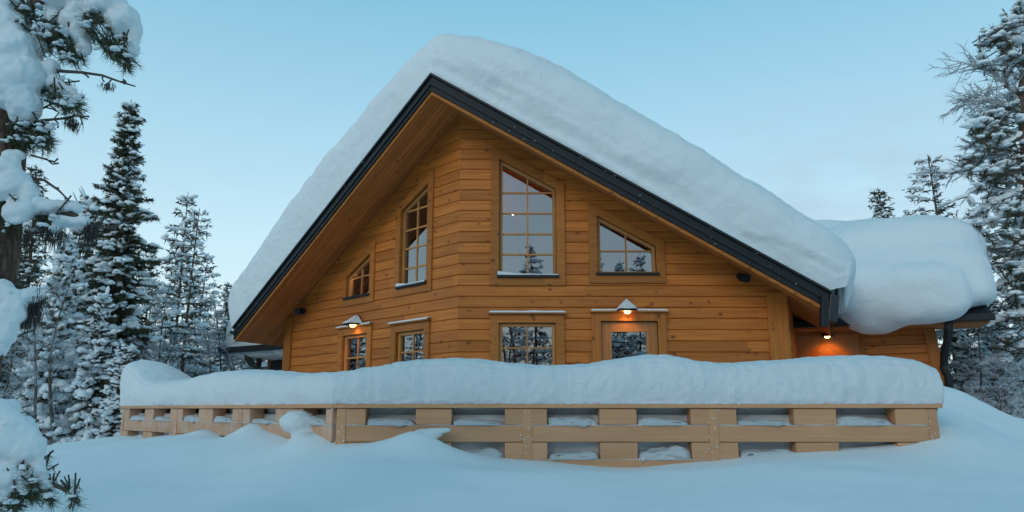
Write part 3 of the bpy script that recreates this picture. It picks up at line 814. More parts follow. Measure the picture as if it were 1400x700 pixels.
# snow on the rail
topR = [(461,509),(500,502),(560,492),(620,488),(650,490),(700,497),(750,500),(800,497),(840,491),(880,484),(910,485),(950,494),(1000,496),(1060,493),(1100,489),(1160,486),(1200,487),(1235,492),(1258,501),(1272,515),(1279,530),(1281.5,545)]
topL = [(166.5,540),(168,522),(174,508),(185,496),(200,491),(212,494),(222,508),(230,518),(240,521),(265,519),(290,515),(320,507),(350,505.5),(400,508),(440,511),(461,509)]
def rail_snow():
    path = []   # (plan point, outward normal, top z)
    hr = [(on(MF, a, b_, .28)) for a, b_ in topR]; hl = [(on(ML2, a, b_, .28)) for a, b_ in topL]
    hrx = np.array([q[0] for q in hr]); hrz = np.array([q[1] for q in hr]); hlx = np.array([q[0] for q in hl]); hlz = np.array([q[1] for q in hl])
    nF = np.array([0, -1.0, 0]); nLf = np.array([-math.sin(R(45)), -math.cos(R(45)), 0]); V = []; N = 0
    xs = np.concatenate([np.linspace(-lenL - .02, -.0, 230), np.linspace(.012, lenR + .035, 440)])
    nmit = (nF + nLf); nmit /= np.linalg.norm(nmit)
    for x in xs:
        left = x < 0
        base = CF + (uFL * (-x) if left else np.array([x, 0, 0]))
        zt = np.interp(x, hlx, hlz) if left else np.interp(x, hrx, hrz)
        k = np.clip((x + .5) / 1.0, 0, 1); k = k * k * (3 - 2 * k)
        H = max(zt - ZC, .02)
        inw = -(nF if not left else nLf)
        f_ = np.clip(1 - abs(x) / 1.6, 0, 1); inn = inw * (1 - f_) + (-nmit) * f_ * 1.08
        ee = min(1, (lenR + .035 - x) / .35) if not left else min(1, (x + lenL + .02) / .35)
        W_ = 1.0 * math.sqrt(max(0.02, 1 - (1 - max(0, ee)) ** 2))
        prof = []
        m1 = 30
        for j in range(m1):                    # front face
            t = j / m1; rag = max(0, 1 - t / .16); prof.append((-.03 - .035 * math.sin(t * 2.6) + .02 * t * t + rag * (.018 * nz(x * 16, j * .6) + .012 * nz(x * 45, j)), t * H * .80 + (rag > 0) * (.010 * nz(x * 11, 3.3) * rag)))
        for j in range(22):                    # rounded top
            t = j / 21; a = t * math.pi / 2
            prof.append((-.01 + .33 * (1 - math.cos(a)) , H * (.80 + .20 * math.sin(a))))
        for j in range(1, 14):
            t = j / 13; prof.append((.32 + t * .9, H * (1 - .9 * t * t) - .1 * t))
        prof.append((1.22, -.25)); prof.append((.2, -.25)); prof.append((.19, -.012)); prof.append((-.02, -.008))
        for j, (y, z) in enumerate(prof):
            yy = y if y < .15 else .15 + (y - .15) * W_
            q = base + inn * yy + zv * (ZC + z)
            if 0 < j < len(prof) - 4:
                d = .022 * nz(q[0] * 2.5, q[1] * 2.5, q[2] * 3) + .011 * nz(q[0] * 8, q[1] * 8, q[2] * 3) + .007 * nz(q[0] * 22, q[1] * 22, q[2] * 14) + .010 * nz(q[0] * 13, q[1] * 13, q[2] * 1.5)
                q = q - inn * d * 1.3 + zv * .4 * d
            V.append(q)
        N = len(prof)
    ns = len(xs); i = np.arange(ns - 1)[:, None] * N; j = np.arange(N)[None]; j2 = (j + 1) % N
    mb = MB(); mb.add(V, q=np.stack([i + j, i + j2, i + N + j2, i + N + j], -1).reshape(-1, 4))
    for e in (0, (ns - 1) * N):
        c = np.mean(V[e:e + 40], axis=0); mb.add([c]); ci = mb.n - 1
        mb.t.append(np.array([[ci, e + k, e + (k + 1) % N] for k in range(N)]))
    mb.build('rail_snow', M['snow_pack'], None, None, smooth=True, label='long wavy bank of snow piled on the terrace fence rail', cat='snow')
rail_snow()
# snow filling the terrace behind the fence
def terrace_snow():
    mb = MB(); y0 = .10
    def wallpts(Mx, x0, x1, n):
        out = []
        for x in np.linspace(x0, x1, n): out.append((x, Mx))
        return out
    lo, hi = -.95, ZC - .09
    V = []; nzv = 16
    xs = [(x, ML2) for x in np.linspace(-lenL + .15, -.07, 110)] + [(x, MF) for x in np.linspace(.07, lenR - .15, 130)]
    for x, Mx in xs:
        for j in range(nzv):
            z = lo + (hi - lo) * j / (nzv - 1)
            p_ = Mx @ Vector((x, y0, z)); d = .05 * nz(p_.x * 2, p_.y * 2, z * 3) + .02 * nz(p_.x * 8, p_.y * 8, z * 8)
            p_ = Mx @ Vector((x, y0 + d + .03, z)); V.append(p_)
        # back rim
        p_ = Mx @ Vector((x * .75 + .3, 3.4, hi - .25)); V.append(p_)
    n = nzv + 1; ns = len(xs); i = np.arange(ns - 1)[:, None] * n; j = np.arange(n - 1)[None]
    mb.add(V, q=np.stack([i + j, i + j + 1, i + n + j + 1, i + n + j], -1).reshape(-1, 4))
    mb.build('terrace_snow', M['snow_pack'], None, None, smooth=True, recalc=False, label='packed snow filling the terrace behind the fence boards', cat='snow')
terrace_snow()

# snow pads resting on the boards in the gaps
padp = None
def pads():
    a, b1, b2, b3, b4, b5, b6, b7 = rows()
    gaps = []
    def run(cl, Mx):
        cl = sorted(cl)
        for (c0, w0), (c1, w1) in zip(cl[:-1], cl[1:]):
            gaps.append((Mx, c0 + w0 / 2, c1 - w1 / 2))
    run(cs, MF); run([c for c in csl], ML2)
    protos = []
    for k in range(4):
        v = IV4.copy(); e = .55; kk = 1.0 / ((np.abs(v) ** (2 / e)).sum(1) ** (e / 2)); v = v * kk[:, None]
        v[:, 2] = np.where(v[:, 2] < 0, v[:, 2] * .15, v[:, 2])
        d = np.array([mnoise.fractal(Vector((q[0] * 1.6 + k * 9, q[1] * 2, q[2] * 1.5)), .8, 2, 3) for q in v])
        v[:, 2] += np.where(v[:, 2] > 0, d * .35 + v[:, 0] * (.2 if k % 2 else -.25), 0); v[:, 1] += d * .15
        mb = MB(); mb.add(v, t=IF4); me = mb.mesh('snow_pad', True); me.materials.append(M['snow_pack']); protos.append(me)
    kk = 0
    for Mx, x0, x1 in gaps:
        for lvl, zb in (('upper', b2), ('lower', b6)):
            h = (.050 if lvl == 'upper' else .070) * (1 + .25 * math.sin(kk * 2.1)); me = protos[kk % 4]; kk += 1
            o = bpy.data.objects.new('snow_pad', me)
            wdt = (x1 - x0) / 2 - .004
            Mo = Mx @ Matrix.Translation(((x0 + x1) / 2, .07, zb + .004)) @ Matrix.Diagonal((wdt, .085, h, 1))
            place(o, None, Mo); tag(o, 'small snow pad lying on the ' + ('middle' if lvl == 'upper' else 'lowest') + ' fence board in a gap between blocks', 'snow', 'snow pads in the ' + lvl + ' fence gaps')
pads()

# ------------------------------------------------------------------ ground
ctl = []
for px, py in ((461,609),(520,608),(590,612),(640,621),(740,629),(870,634),(960,632),(1050,626),(1150,622),(1270,615)): ctl.append(P(px, py, YF - .06))
for px, py, Y in ((440,604,6.5),(380,598,7.1),(310,598,7.85),(250,603,8.6),(178,596,9.75)): ctl.append(P(px, py, Y))
for px, py, Y in ((200,680,5.2),(500,690,4.8),(800,690,4.8),(1100,690,4.8),(1350,690,4.9),(60,680,5.2),(120,613,8.4),(60,622,8.0),(0,640,7.5),(300,640,6.2),(600,655,5.5),(900,660,5.5),(1200,655,5.5),(1380,640,5.8),
                  (1290,600,6.4),(1300,560,7.4),(1296,527,9.4),(1325,545,9.0),(1345,563,8.8),(1372,566,9.6),(1400,582,9.4),(1440,590,9.2),(1360,600,7.4),(1500,640,6.5)): ctl.append(P(px, py, Y))
for x, y, z in ((0,0,-1.25),(-3,0,-1.3),(3,0,-1.25),(0,2.5,-.98),(-3,3,-.95),(3,3,-.98),(0,-6,-1.4),(-8,-4,-1.4),(8,-4,-1.4),(-7,3,-1.1),(8,3,-.9),
                (-6.5,9.5,-.62),(-8,11,-1.0),(-7,14,-1.2),(-12,12,-1.3),(-12,5,-1.1),(-3,14,-1.0),(-14,20,-1.4),(0,18,-1.2),(0,9,-1.0),(2.5,9,-1.0),(-2.2,9,-1.0),
                (5.2,11.5,-.05),(7.6,10.5,-.25),(9,9,-.3),(9.5,13,-.9),(12,10,-.7),(12,18,-1.2),(20,20,-1.3),(-22,22,-1.4),(0,40,-1.4),(40,40,-1.4),(-40,40,-1.4),(40,-30,-1.4),(-40,-30,-1.4)):
    ctl.append(np.array([x, y, z]))
ctl = np.array(ctl)
def tps(r2): return np.where(r2 > 0, r2 * np.log(r2 + 1e-12) * .5, 0)
def fit(c):
    n = len(c); d2 = ((c[:, None, :2] - c[None, :, :2]) ** 2).sum(-1); K = tps(d2) + np.eye(n) * .02
    Pm = np.c_[np.ones(n), c[:, :2]]; Am = np.block([[K, Pm], [Pm.T, np.zeros((3, 3))]])
    return np.linalg.solve(Am, np.r_[c[:, 2], 0, 0, 0])
wts = fit(ctl)
def hground(x, y):
    x = np.asarray(x, float); y = np.asarray(y, float)
    xc, yc = np.clip(x, -35, 35), np.clip(y, -25, 38)
    out = np.full(x.shape, wts[-3]) + wts[-2] * xc + wts[-1] * yc
    for k in range(len(ctl)): out = out + wts[k] * tps((xc - ctl[k, 0]) ** 2 + (yc - ctl[k, 1]) ** 2)
    r = np.sqrt(x ** 2 + (y - 8) ** 2); far = np.clip((r - 17) / 10, 0, 1)
    return out * (1 - far) + -1.35 * far
def axis(lo, hi, flo, fhi, st):
    mid_ = np.arange(flo, fhi + st / 2, st)
    g = lambda a, b_: a + (b_ - a) * (np.linspace(0, 1, 40)[1:] ** 3)
    return np.concatenate([g(flo, lo)[::-1], mid_, g(fhi, hi)])
gx = axis(-900, 900, -9, 9.5, .07); gy = axis(-400, 1500, 2.0, 12, .06)
GX, GY = np.meshgrid(gx, gy)
GZ = hground(GX, GY)
near = (np.abs(GX) < 14) & (GY < 20) & (GY > -4)
idx = np.argwhere(near)
for i, j in idx:
    x, y = GX[i, j], GY[i, j]
    GZ[i, j] += .05 * nz(x * .6, y * .9, 1) + .016 * nz(x * 1.6, y * 3.0, 5) + .006 * nz(x * 5, y * 9, 2) + .003 * nz(x * 16, y * 20, 2)
for px, py, Y, h, sx, sy in ((572, 604, 6.15, .10, .19, .17), (535, 608, 6.1, .05, .25, .2), (620, 618, 6.1, .03, .3, .2), (345, 592, 7.3, .13, .19, .17), (365, 598, 7.1, .06, .3, .25), (283, 600, 7.95, .08, .18, .16),
                       (424, 606, 6.5, .08, .22, .2), (235, 600, 8.6, .05, .2, .2), (500, 660, 5.5, .03, .5, .25), (1290, 590, 6.4, .06, .3, .3), (700, 650, 5.6, .025, .7, .2), (1120, 655, 5.5, .03, .6, .2)):
    c = P(px, py, Y); GZ += h * np.exp(-((GX - c[0]) / sx) ** 2 - ((GY - c[1]) / sy) ** 2)
n1, n2 = GX.shape
i = np.arange(n1 - 1)[:, None] * n2; j = np.arange(n2 - 1)[None]
mb = MB(); mb.add(np.stack([GX, GY, GZ], -1).reshape(-1, 3), q=np.stack([i + j, i + j + 1, i + n2 + j + 1, i + n2 + j], -1).reshape(-1, 4))
mb.build('ground', M['snow_ground'], None, None, smooth=True, recalc=False, kind='structure', label='deep blue-white snow covering the ground')
def gz(x, y): return float(hground(np.array([x]), np.array([y]))[0])

# drifts against the fence
def px_e(px, py, rx, ry, Y, dep=1.0, e=1.0):
    c = P(px, py, Y); s = Y / F * 1.02; return E(c, rx * s, rx * s * dep, ry * s, e)
blob('snow_mushroom', [px_e(409, 577, 25, 14.5, 6.65, .8), px_e(419, 592, 20, 16, 6.65, .8), px_e(424, 606, 28, 16, 6.6, .9), px_e(395, 583, 8, 8, 6.65)], .012, M['snow_pack'], 6, .01, 9,
     label='mushroom-shaped snow lump in front of the left fence section', cat='snow')
blob('snow_drift', [px_e(598, 589, 17, 4.5, 6.2, .4), px_e(584, 594, 20, 7, 6.2, .5), px_e(609, 588, 8, 3.2, 6.19, .4), px_e(568, 602, 26, 9, 6.18, .6)], .010, M['snow_pack'], 6, .008, 9,
     label='small wave-shaped curl of snow against the lower boards of the front fence', cat='snow')
# ------------------------------------------------------------------ trees
def unit(v): return v / (np.linalg.norm(v, axis=-1, keepdims=True) + 1e-9)
def blades(mb, P0, Dr, L, Wd, r):
    """thin triangles: base points, directions, lengths, widths"""
    n = len(P0); s = unit(np.cross(Dr, r.normal(size=(n, 3)))) * (Wd[:, None] / 2)
    v = np.stack([P0 - s, P0 + s, P0 + Dr * L[:, None]], 1).reshape(-1, 3)
    mb.add(v, t=np.arange(3 * n).reshape(-1, 3))
def lumps(mb, C, S, r, sub=1, flat=.6, D=None):
    """snow lumps: flattened irregular balls, all added at once"""
    V, Fc = (IV1, IF1) if sub == 1 else (IV2, IF2)
    k = len(C); S = np.broadcast_to(S, (k,)) if np.ndim(S) else np.full(k, S)
    J = r.normal(0, .75, (2 * k, 3)) * np.array([1, 1, .45]) * np.repeat(S, 2)[:, None]
    C = np.concatenate([C, np.repeat(C, 2, 0) + J]); S = np.concatenate([S * .85, np.repeat(S, 2) * r.uniform(.35, .75, 2 * k)])
    D = None if D is None else np.concatenate([D, np.repeat(D, 2, 0)])
    n = len(C); nv = len(V)
    an = r.uniform(0, 6.28, n) if D is None else np.arctan2(D[:, 1], D[:, 0])
    st = np.stack([S * r.uniform(1.0, 1.7, n), S * r.uniform(.75, 1.1, n), S * flat * r.uniform(.75, 1.2, n)], 1)
    X = V[None] * st[:, None] * (1 + r.normal(0, .07, (n, nv, 1)))
    X[..., 2] = np.where(X[..., 2] < 0, X[..., 2] * .6, X[..., 2])
    c, s = np.cos(an)[:, None], np.sin(an)[:, None]
    x = X[..., 0] * c - X[..., 1] * s; y = X[..., 0] * s + X[..., 1] * c
    z = X[..., 2].copy()
    if D is not None: z = z + X[..., 0] * (D[:, 2] / (np.hypot(D[:, 0], D[:, 1]) + .2))[:, None]
    Vt = np.stack([x, y, z], -1) + C[:, None]
    mb.add(Vt.reshape(-1, 3), t=(Fc[None] + (np.arange(n) * nv)[:, None, None]).reshape(-1, 3))
def spruce_parts(seed, H, Rb, whorl=.17, per=6, blade=.20, bn=5, bw=.022, snow=.7, ss=.085, power=.75, step=.075, sub=1, lowest=.06, snowtop=1.0, drp=(.3, .85), lv=(.5, 1.2)):
    r = np.random.default_rng(seed); wood, nee, sn = MB(), MB(), MB()
    zt = np.linspace(0, H, 12); bend = .03 * H * np.sin(zt / H * 2.2 + seed) * (zt / H)
    tp = np.stack([bend, bend * .4, zt], 1); wood.tube(tp, np.linspace(.035 * H ** .8 * .45, .008, 12), 7)
    z = H * lowest
    while z < H * .985:
        t = z / H; c = np.array([np.interp(z, zt, bend), np.interp(z, zt, bend) * .4, z])
        Lb = Rb * (1 - t) ** power * (1 + .0 * t) + .05
        m = max(3, int(per * (1 - .45 * t)))
        a0 = r.uniform(0, 6.28)
        for k in range(m):
            L = Lb * r.uniform(*lv) * (1 + .25 * math.sin(z * 2.1 + k))
            a = a0 + k * 6.28 / m + r.normal(0, .25); hd = np.array([math.cos(a), math.sin(a), 0])
            n = max(3, int(L / step) + 2); u = np.linspace(0, 1, n)
            droop = r.uniform(*drp) * (1 - t * .9)
            up = .35 * t
            pts = c + hd * (u * L)[:, None] + np.array([0, 0, 1.0]) * ((-droop * u + .22 * u ** 2 * droop + up * u) * L)[:, None]
            wood.tube(pts[[0, n // 2, -1]], [.012 * (1 - t) + .006, .008, .003], 3, caps=False)
            dr = unit(np.gradient(pts, axis=0))
            nb_ = bn; PP = np.repeat(pts[1:], nb_, 0) if n > 2 else np.repeat(pts, nb_, 0)
            DD = np.repeat(dr[1:], nb_, 0)
            DD = unit(DD * .7 + r.normal(0, .55, PP.shape) + np.array([0, 0, -.35]))
            LL = blade * r.uniform(.5, 1.2, len(PP)) * (.45 + .55 * (1 - t))
            blades(nee, PP + r.normal(0, .02, PP.shape), DD, LL, np.full(len(PP), bw) * r.uniform(.7, 1.4, len(PP)), r)
            ps = snow * (1 if t < .75 else snowtop)
            sel = r.random(n) < ps * np.clip(u * 1.6, 0, 1) * .62
            if sel.any():
                q = pts[sel] + np.array([0, 0, .04]) + r.normal(0, .025, (sel.sum(), 3))
                lumps(sn, q, ss * r.uniform(.4, 1.6, len(q)) * (.5 + .5 * (1 - t)), r, sub, .72, dr[sel] + r.normal(0, .5, dr[sel].shape) * np.array([1, 1, .1]))
        z += whorl * r.uniform(.7, 1.3) * (.5 + .5 * (1 - t))
    return wood, nee, sn
def frost_parts(seed, H, spread=.45, n1=22, n2=7, n3=6, th=1.0):
    r = np.random.default_rng(seed); wood, fr = MB(), MB()
    zt = np.linspace(0, H, 9); tp = np.stack([.05 * H * np.sin(zt * .7 + seed), .04 * H * np.cos(zt * .6 + seed), zt], 1)
    wood.tube(tp, np.linspace(.011 * H, .006, 9) * th, 6)
    segs = []
    for i in range(n1):
        t = r.uniform(.18, .97); c = np.array([np.interp(t * H, zt, tp[:, k]) for k in range(3)])
        a = r.uniform(0, 6.28); L = H * spread * (1.05 - t) ** .7 * r.uniform(.6, 1.1)
        d = unit(np.array([math.cos(a), math.sin(a), r.uniform(.5, 1.3)]))
        u = np.linspace(0, 1, 5)[:, None]; q = c + d * u * L + np.array([0, 0, -.22]) * u ** 2 * L + np.cumsum(r.normal(0, .03 * L, (5, 3)), 0) * u
        fr.tube(q, np.linspace(.012, .005, 5) * th, 4, False)
        for j in range(n2):
            s = r.uniform(.25, 1); c2 = np.array([np.interp(s, u[:, 0], q[:, k]) for k in range(3)])
            d2 = unit(d + r.normal(0, .6, 3)); L2 = L * .42 * r.uniform(.5, 1.1)
            q2 = c2 + d2 * u[::2] * L2 + np.array([0, 0, -.25]) * u[::2] ** 2 * L2
            fr.tube(q2, np.array([.007, .005, .003]) * th, 3, False)
            n = n3; k = r.uniform(.15, 1, n); b0 = q2[0] + (q2[2] - q2[0]) * k[:, None]
            dd = unit(d2 + r.normal(0, .7, (n, 3)) + np.array([0, 0, -.1]))
            blades(fr, b0, dd, L2 * r.uniform(.3, .7, n), np.full(n, .012 * th), r)
    return wood, fr
def joined(name, parts, smooth=True, **tg):
    mb = MB(); cnt = []
    me_list = []
    Vs, Ts, Qs, mi_t, mi_q, off = [], [], [], [], [], 0
    for k, (p_, mt_) in enumerate(parts):
        if not p_.v: continue
        V = np.concatenate(p_.v)
        T = np.concatenate(p_.t) if p_.t else np.zeros((0, 3), int); Q = np.concatenate(p_.q) if p_.q else np.zeros((0, 4), int)
        Vs.append(V); Ts.append(T + off); Qs.append(Q + off); mi_t.append(np.full(len(T), k)); mi_q.append(np.full(len(Q), k)); off += len(V)
    mb.v = Vs; mb.t = Ts; mb.q = Qs; mb.n = off
    me = mb.mesh(name, smooth)
    for _, mt_ in parts: me.materials.append(mt_)
    a = np.concatenate(mi_t + mi_q).astype(np.int32)
    if len(a) == len(me.polygons): me.polygons.foreach_set('material_index', a)
    o = bpy.data.objects.new(name, me); place(o); return tag(o, **tg)
def part(root, name, mesh, m):
    if not mesh.materials: mesh.materials.append(m)
    o = bpy.data.objects.new(name, mesh); COL.objects.link(o); o.parent = root; return o
def tree_root(name, x, y, z, label, cat, s=1, rz=0, group=None, tilt=0):
    o = empty(name, (x, y, z), label, cat, group); o.scale = (s, s, s); o.rotation_euler = (tilt, 0, rz); return o
PROTO = {}
def proto_spruce(key, **kw):
    a, c, d = spruce_parts(**kw)
    PROTO[key] = [('trunk', a.mesh('trunk', True), M['bark']), ('crown', c.mesh('crown'), M['needle']), ('snow_load', d.mesh('snow_load', True), M['snow_tree'])]
def proto_frost(key, **kw):
    a, c = frost_parts(**kw)
    PROTO[key] = [('trunk', a.mesh('trunk', True), M['twig']), ('crown', c.mesh('crown'), M['frost'])]
proto_spruce('tall', seed=3, H=9.0, Rb=.86, whorl=.10, per=7, snow=.55, ss=.125, power=.6, bn=20, bw=.026, blade=.19, drp=(.3, 1.5), lv=(.3, 1.3))
proto_spruce('slim', seed=5, H=7.0, Rb=.62, whorl=.16, per=6, snow=.6, ss=.10, power=.6, bn=8, bw=.032)
proto_spruce('heavy', seed=8, H=6.5, Rb=1.2, whorl=.2, per=7, snow=.8, ss=.17, power=.6, bn=13, bw=.034, sub=2)
proto_spruce('loose', seed=11, H=6.5, Rb=1.05, whorl=.34, per=5, snow=.95, ss=.085, power=.7, bn=5, bw=.028)
proto_frost('birch', seed=2, H=6.0, n1=28); proto_frost('bush', seed=4, H=3.4, spread=.6, n1=30)
proto_frost('birch_fine', seed=9, H=5.0, spread=.4, n1=30, n2=9, th=.8)
NAME = {'tall': ('spruce_tree', 'spruce'), 'slim': ('spruce_tree', 'spruce'), 'heavy': ('spruce_tree', 'spruce'), 'loose': ('spruce_tree', 'spruce'),
        'birch': ('birch_tree', 'birch'), 'birch_fine': ('birch_tree', 'birch'), 'bush': ('shrub', 'shrub')}
HH = {'tall': 9.0, 'slim': 7.0, 'heavy': 6.5, 'loose': 6.5, 'birch': 6.3, 'bush': 3.6, 'birch_fine': 5.3}
def put_tree(key, px, topy, Y, label, rz=0, group=None, wide=1.0, tilt=0):
    t = P(px, topy, Y); g = gz(t[0], t[1]) - .25; s = (t[2] - g) / HH[key]
    nm, cat = NAME[key]; o = tree_root(nm, t[0], t[1], g, label, cat, s, rz, group, tilt); o.scale = (s * wide, s * wide, s)
    for n_, me, m_ in PROTO[key]:
        c = part(o, n_, me, m_)
        if n_ == 'snow_load': c['kind'] = 'stuff'
    return o
LT = [
 ('tall', 195, 140, 16.5, 'tallest dark spruce left of the house, dotted with snow clumps', 0.4, 1.0),
 ('loose', 270, 283, 19.5, 'thin open-branched spruce just left of the snowy eave', 1.2, 1.05),
 ('slim', 152, 250, 19.0, 'slim spruce directly left of the tallest spruce', .8, 1.0),
 ('heavy', 118, 268, 17.5, 'broad spruce heavily loaded with snow, second left of the tallest spruce', 2.2, .8),
 ('slim', 61, 225, 22.0, 'narrow spruce tip seen behind the dead twigs of the near pine', 3, 1.0),
 ('heavy', 88, 330, 15.0, 'short snow-plastered spruce in front of the frosted birches', 4, .75),
 ('slim', 25, 330, 16.0, 'slim snowy spruce beside the trunk of the near pine', 5, 1.2),
 ('heavy', 145, 400, 14.2, 'low snow-plastered spruce at the foot of the tallest spruce', 1, .8),
 ('birch', 105, 350, 14.5, 'frosted birch with a leaning trunk among the left spruces', .3, 1.0),
 ('birch', 60, 380, 13.6, 'frosted birch with a white twiggy crown nearest the near pine', 2, 1.0),
 ('birch_fine', 240, 370, 18.0, 'fine frosted birch between the tallest spruce and the thin one', 1, 1.0),
 ('birch_fine', 300, 385, 19.0, 'fine frosted birch touching the snow of the left eave', 2.6, 1.1),
 ('bush', 225, 455, 15.5, 'frosted shrub behind the left end of the fence', .6, 1.2),
 ('bush', 290, 440, 17.0, 'frosted shrub below the thin open spruce', 3.1, 1.2),
 ('slim', 318, 385, 26.0, 'small spruce tip just over the left back wing', 3.1, 1.0),
 ('heavy', 345, 460, 27.0, 'snowy spruce seen under the gutter of the back wing', 3.1, 1.5),
 ('heavy', 170, 470, 13.6, 'squat snowy spruce just beyond the left fence end', 2.4, .9),
 ('birch', 15, 430, 11.5, 'frosted young birch at the left picture edge', 4.4, 1.0),
 ('loose', 210, 330, 24.0, 'distant open spruce right behind the tallest spruce', 2.0, 1.0),
 # right side
 ('loose', 1272, 208, 17.0, 'spruce-like pine top rising over the snow of the entrance wing', 1.0, 1.25),
 ('slim', 1211, 254, 19.0, 'small dark treetop just showing over the wing snow', 2.0, 1.1),
 ('heavy', 1350, 385, 18.5, 'snow-plastered spruce behind the limbs of the right pine', 5.0, .95),
 ('birch', 1372, 330, 15.5, 'frosted birch below the lowest limb of the right pine', 2.0, 1.0),
 ('birch', 1318, 395, 15.0, 'frosted birch beside the wing downpipe', 3.0, 1.0),
 ('bush', 1352, 480, 11.4, 'frosted shrub at the top of the right snow slope', 3.0, 1.0),
 ('bush', 1392, 490, 10.6, 'frosted shrub at the right picture edge', 1.5, 1.0),
 ('heavy', 1365, 440, 16.0, 'low snow-loaded spruce on the right between the shrubs', 4.0, .8),
 ('heavy', 1388, 300, 17.5, 'tall snow-clumped spruce closing the view at the right picture edge', 1.7, .9),
 ('heavy', 1312, 430, 16.5, 'low snow-loaded spruce hidden half behind the wing', 2.0, .9),
]
for k, px, ty, Y, lab, rz, wd in LT:
    put_tree(k, px, ty, Y, lab, rz, 'snowy trees around the house', wd)

# the wood farther off, all round the clearing, as one mass
def forest(name, spots, label, seed):
    r = np.random.default_rng(seed)
    vs = [spruce_parts(seed=20 + k, H=7.5, Rb=[1.1, .8, 1.3][k], whorl=.34, per=5, bn=3, bw=.06, blade=.36, snow=1.0, ss=.17, power=.65, step=.17) for k in range(3)]
    fs = [frost_parts(30 + k, 6.0, n1=16, n2=5, n3=5, th=1.5) for k in range(2)]
    acc = [MB() for _ in range(4)]
    for x, y, kind, s in spots:
        a = r.uniform(0, 6.28); ca, sa = math.cos(a), math.sin(a); Rm = np.array([[ca, sa, 0], [-sa, ca, 0], [0, 0, 1]]) * s
        z = gz(x, y) - .2 if abs(x) < 35 and -25 < y < 38 else -1.5
        src = (vs[kind] + (None,)) if kind < 3 else (fs[kind - 3][0], None, None, fs[kind - 3][1])
        for k, q in enumerate(src):
            if q is None or not q.v: continue
            V = np.concatenate(q.v) @ Rm + np.array([x, y, z])
            acc[k].add(V, t=np.concatenate(q.t) if q.t else None, q=np.concatenate(q.q) if q.q else None)
    joined(name, [(acc[0], M['bark']), (acc[1], M['needle']), (acc[2], M['snow_tree']), (acc[3], M['frost'])], kind='stuff', label=label, category='wood') if False else \
    tag(joined(name, [(acc[0], M['bark']), (acc[1], M['needle']), (acc[2], M['snow_tree']), (acc[3], M['frost'])]), label, 'wood', None, 'stuff')
r = np.random.default_rng(77); sp1, sp2 = [], []
def pol(az, d): return d * math.sin(R(az)), d * math.cos(R(az))
for i in range(95):
    az = r.uniform(-58, -17); d = r.uniform(23, 50); x, y = pol(az, d); sp1.append((x, y, int(r.choice([0, 1, 2, 3, 4])), r.uniform(.65, 1.1)))
for i in range(55):
    az = r.uniform(29, 62); d = r.uniform(19, 42); x, y = pol(az, d); sp1.append((x, y, int(r.choice([0, 1, 2, 3, 4])), r.uniform(.6, 1.0)))
for i in range(30):
    az = r.uniform(-17, 29); d = r.uniform(40, 60); x, y = pol(az, d); sp1.append((x, y, int(r.choice([0, 1, 2, 3])), r.uniform(.5, .75)))
for i in range(85):
    az = r.uniform(100, 265); d = r.uniform(12, 26); x, y = pol(az, d); sp2.append((x, y, int(r.choice([0, 1, 2, 3, 4])), r.uniform(.95, 1.55)))
forest('forest', sp1, 'distant snowy wood of spruces and frosted birches behind the house', 1)
forest('forest', sp2, 'snowy wood on the photographer\'s side, mirrored in the window panes', 2)

# ---------------- near pine at the left edge
NY = 3.2
def rad(px_, Y): return px_ * Y / F * 1.0
pg = gz(P(0, 500, NY)[0], NY)
near = empty('pine_tree', (P(2, 400, NY)[0], NY, pg), 'near pine at the left edge with big snow pillows on its branches', 'pine')
mb = MB(); tpts = [P(x, y, NY + .02 * k) for k, (x, y) in enumerate(((-10, -200), (-4, 0), (0, 200), (-9, 350), (-40, 520), (-80, 700)))]
tpts.append(np.array([tpts[-1][0], tpts[-1][1], pg - .3]))
tpts = [np.array([np.interp(t, range(len(tpts)), [q[k] for q in tpts]) for k in range(3)]) for t in np.linspace(0, len(tpts) - 1, 60)]
tr_ = [rad(33, NY) * (1 + .06 * nz(k * .9, 3)) for k in range(60)]
mb.tube(tpts, tr_, 20); mb.build('trunk', M['bark_pine'], near, smooth=True)
nee, wood, lich = MB(), MB(), MB(); rr = np.random.default_rng(5)
def nlimb(pl, r0=9, r1=3, Y=NY, dy=0):
    q = [P(x, y, Y + dy * k) for k, (x, y) in enumerate(pl)]
    wood.tube(q, np.linspace(rad(r0, Y), rad(r1, Y), len(q)), 7)
    return q
for pl, a_, b_ in (([(15, 60), (60, 55), (110, 30), (160, 25), (176, 60)], 9, 3), ([(15, 20), (60, 0), (100, 5), (112, 40)], 8, 3), ([(15, 130), (45, 100), (80, 110), (100, 125)], 8, 3),
                 ([(15, 150), (20, 100), (10, 50)], 9, 5), ([(18, 300), (50, 280), (95, 292), (118, 305)], 8, 3), ([(14, 262), (24, 244), (40, 262)], 7, 3), ([(8, 470), (20, 420), (12, 400)], 7, 3),
                 ([(0, 420), (30, 405), (62, 412)], 6, 2), ([(-8, 600), (25, 590), (50, 620), (66, 660), (86, 668), (106, 683)], 7, 1.6), ([(-8, 640), (20, 640), (40, 672)], 6, 2)):
    nlimb(pl, a_, b_)
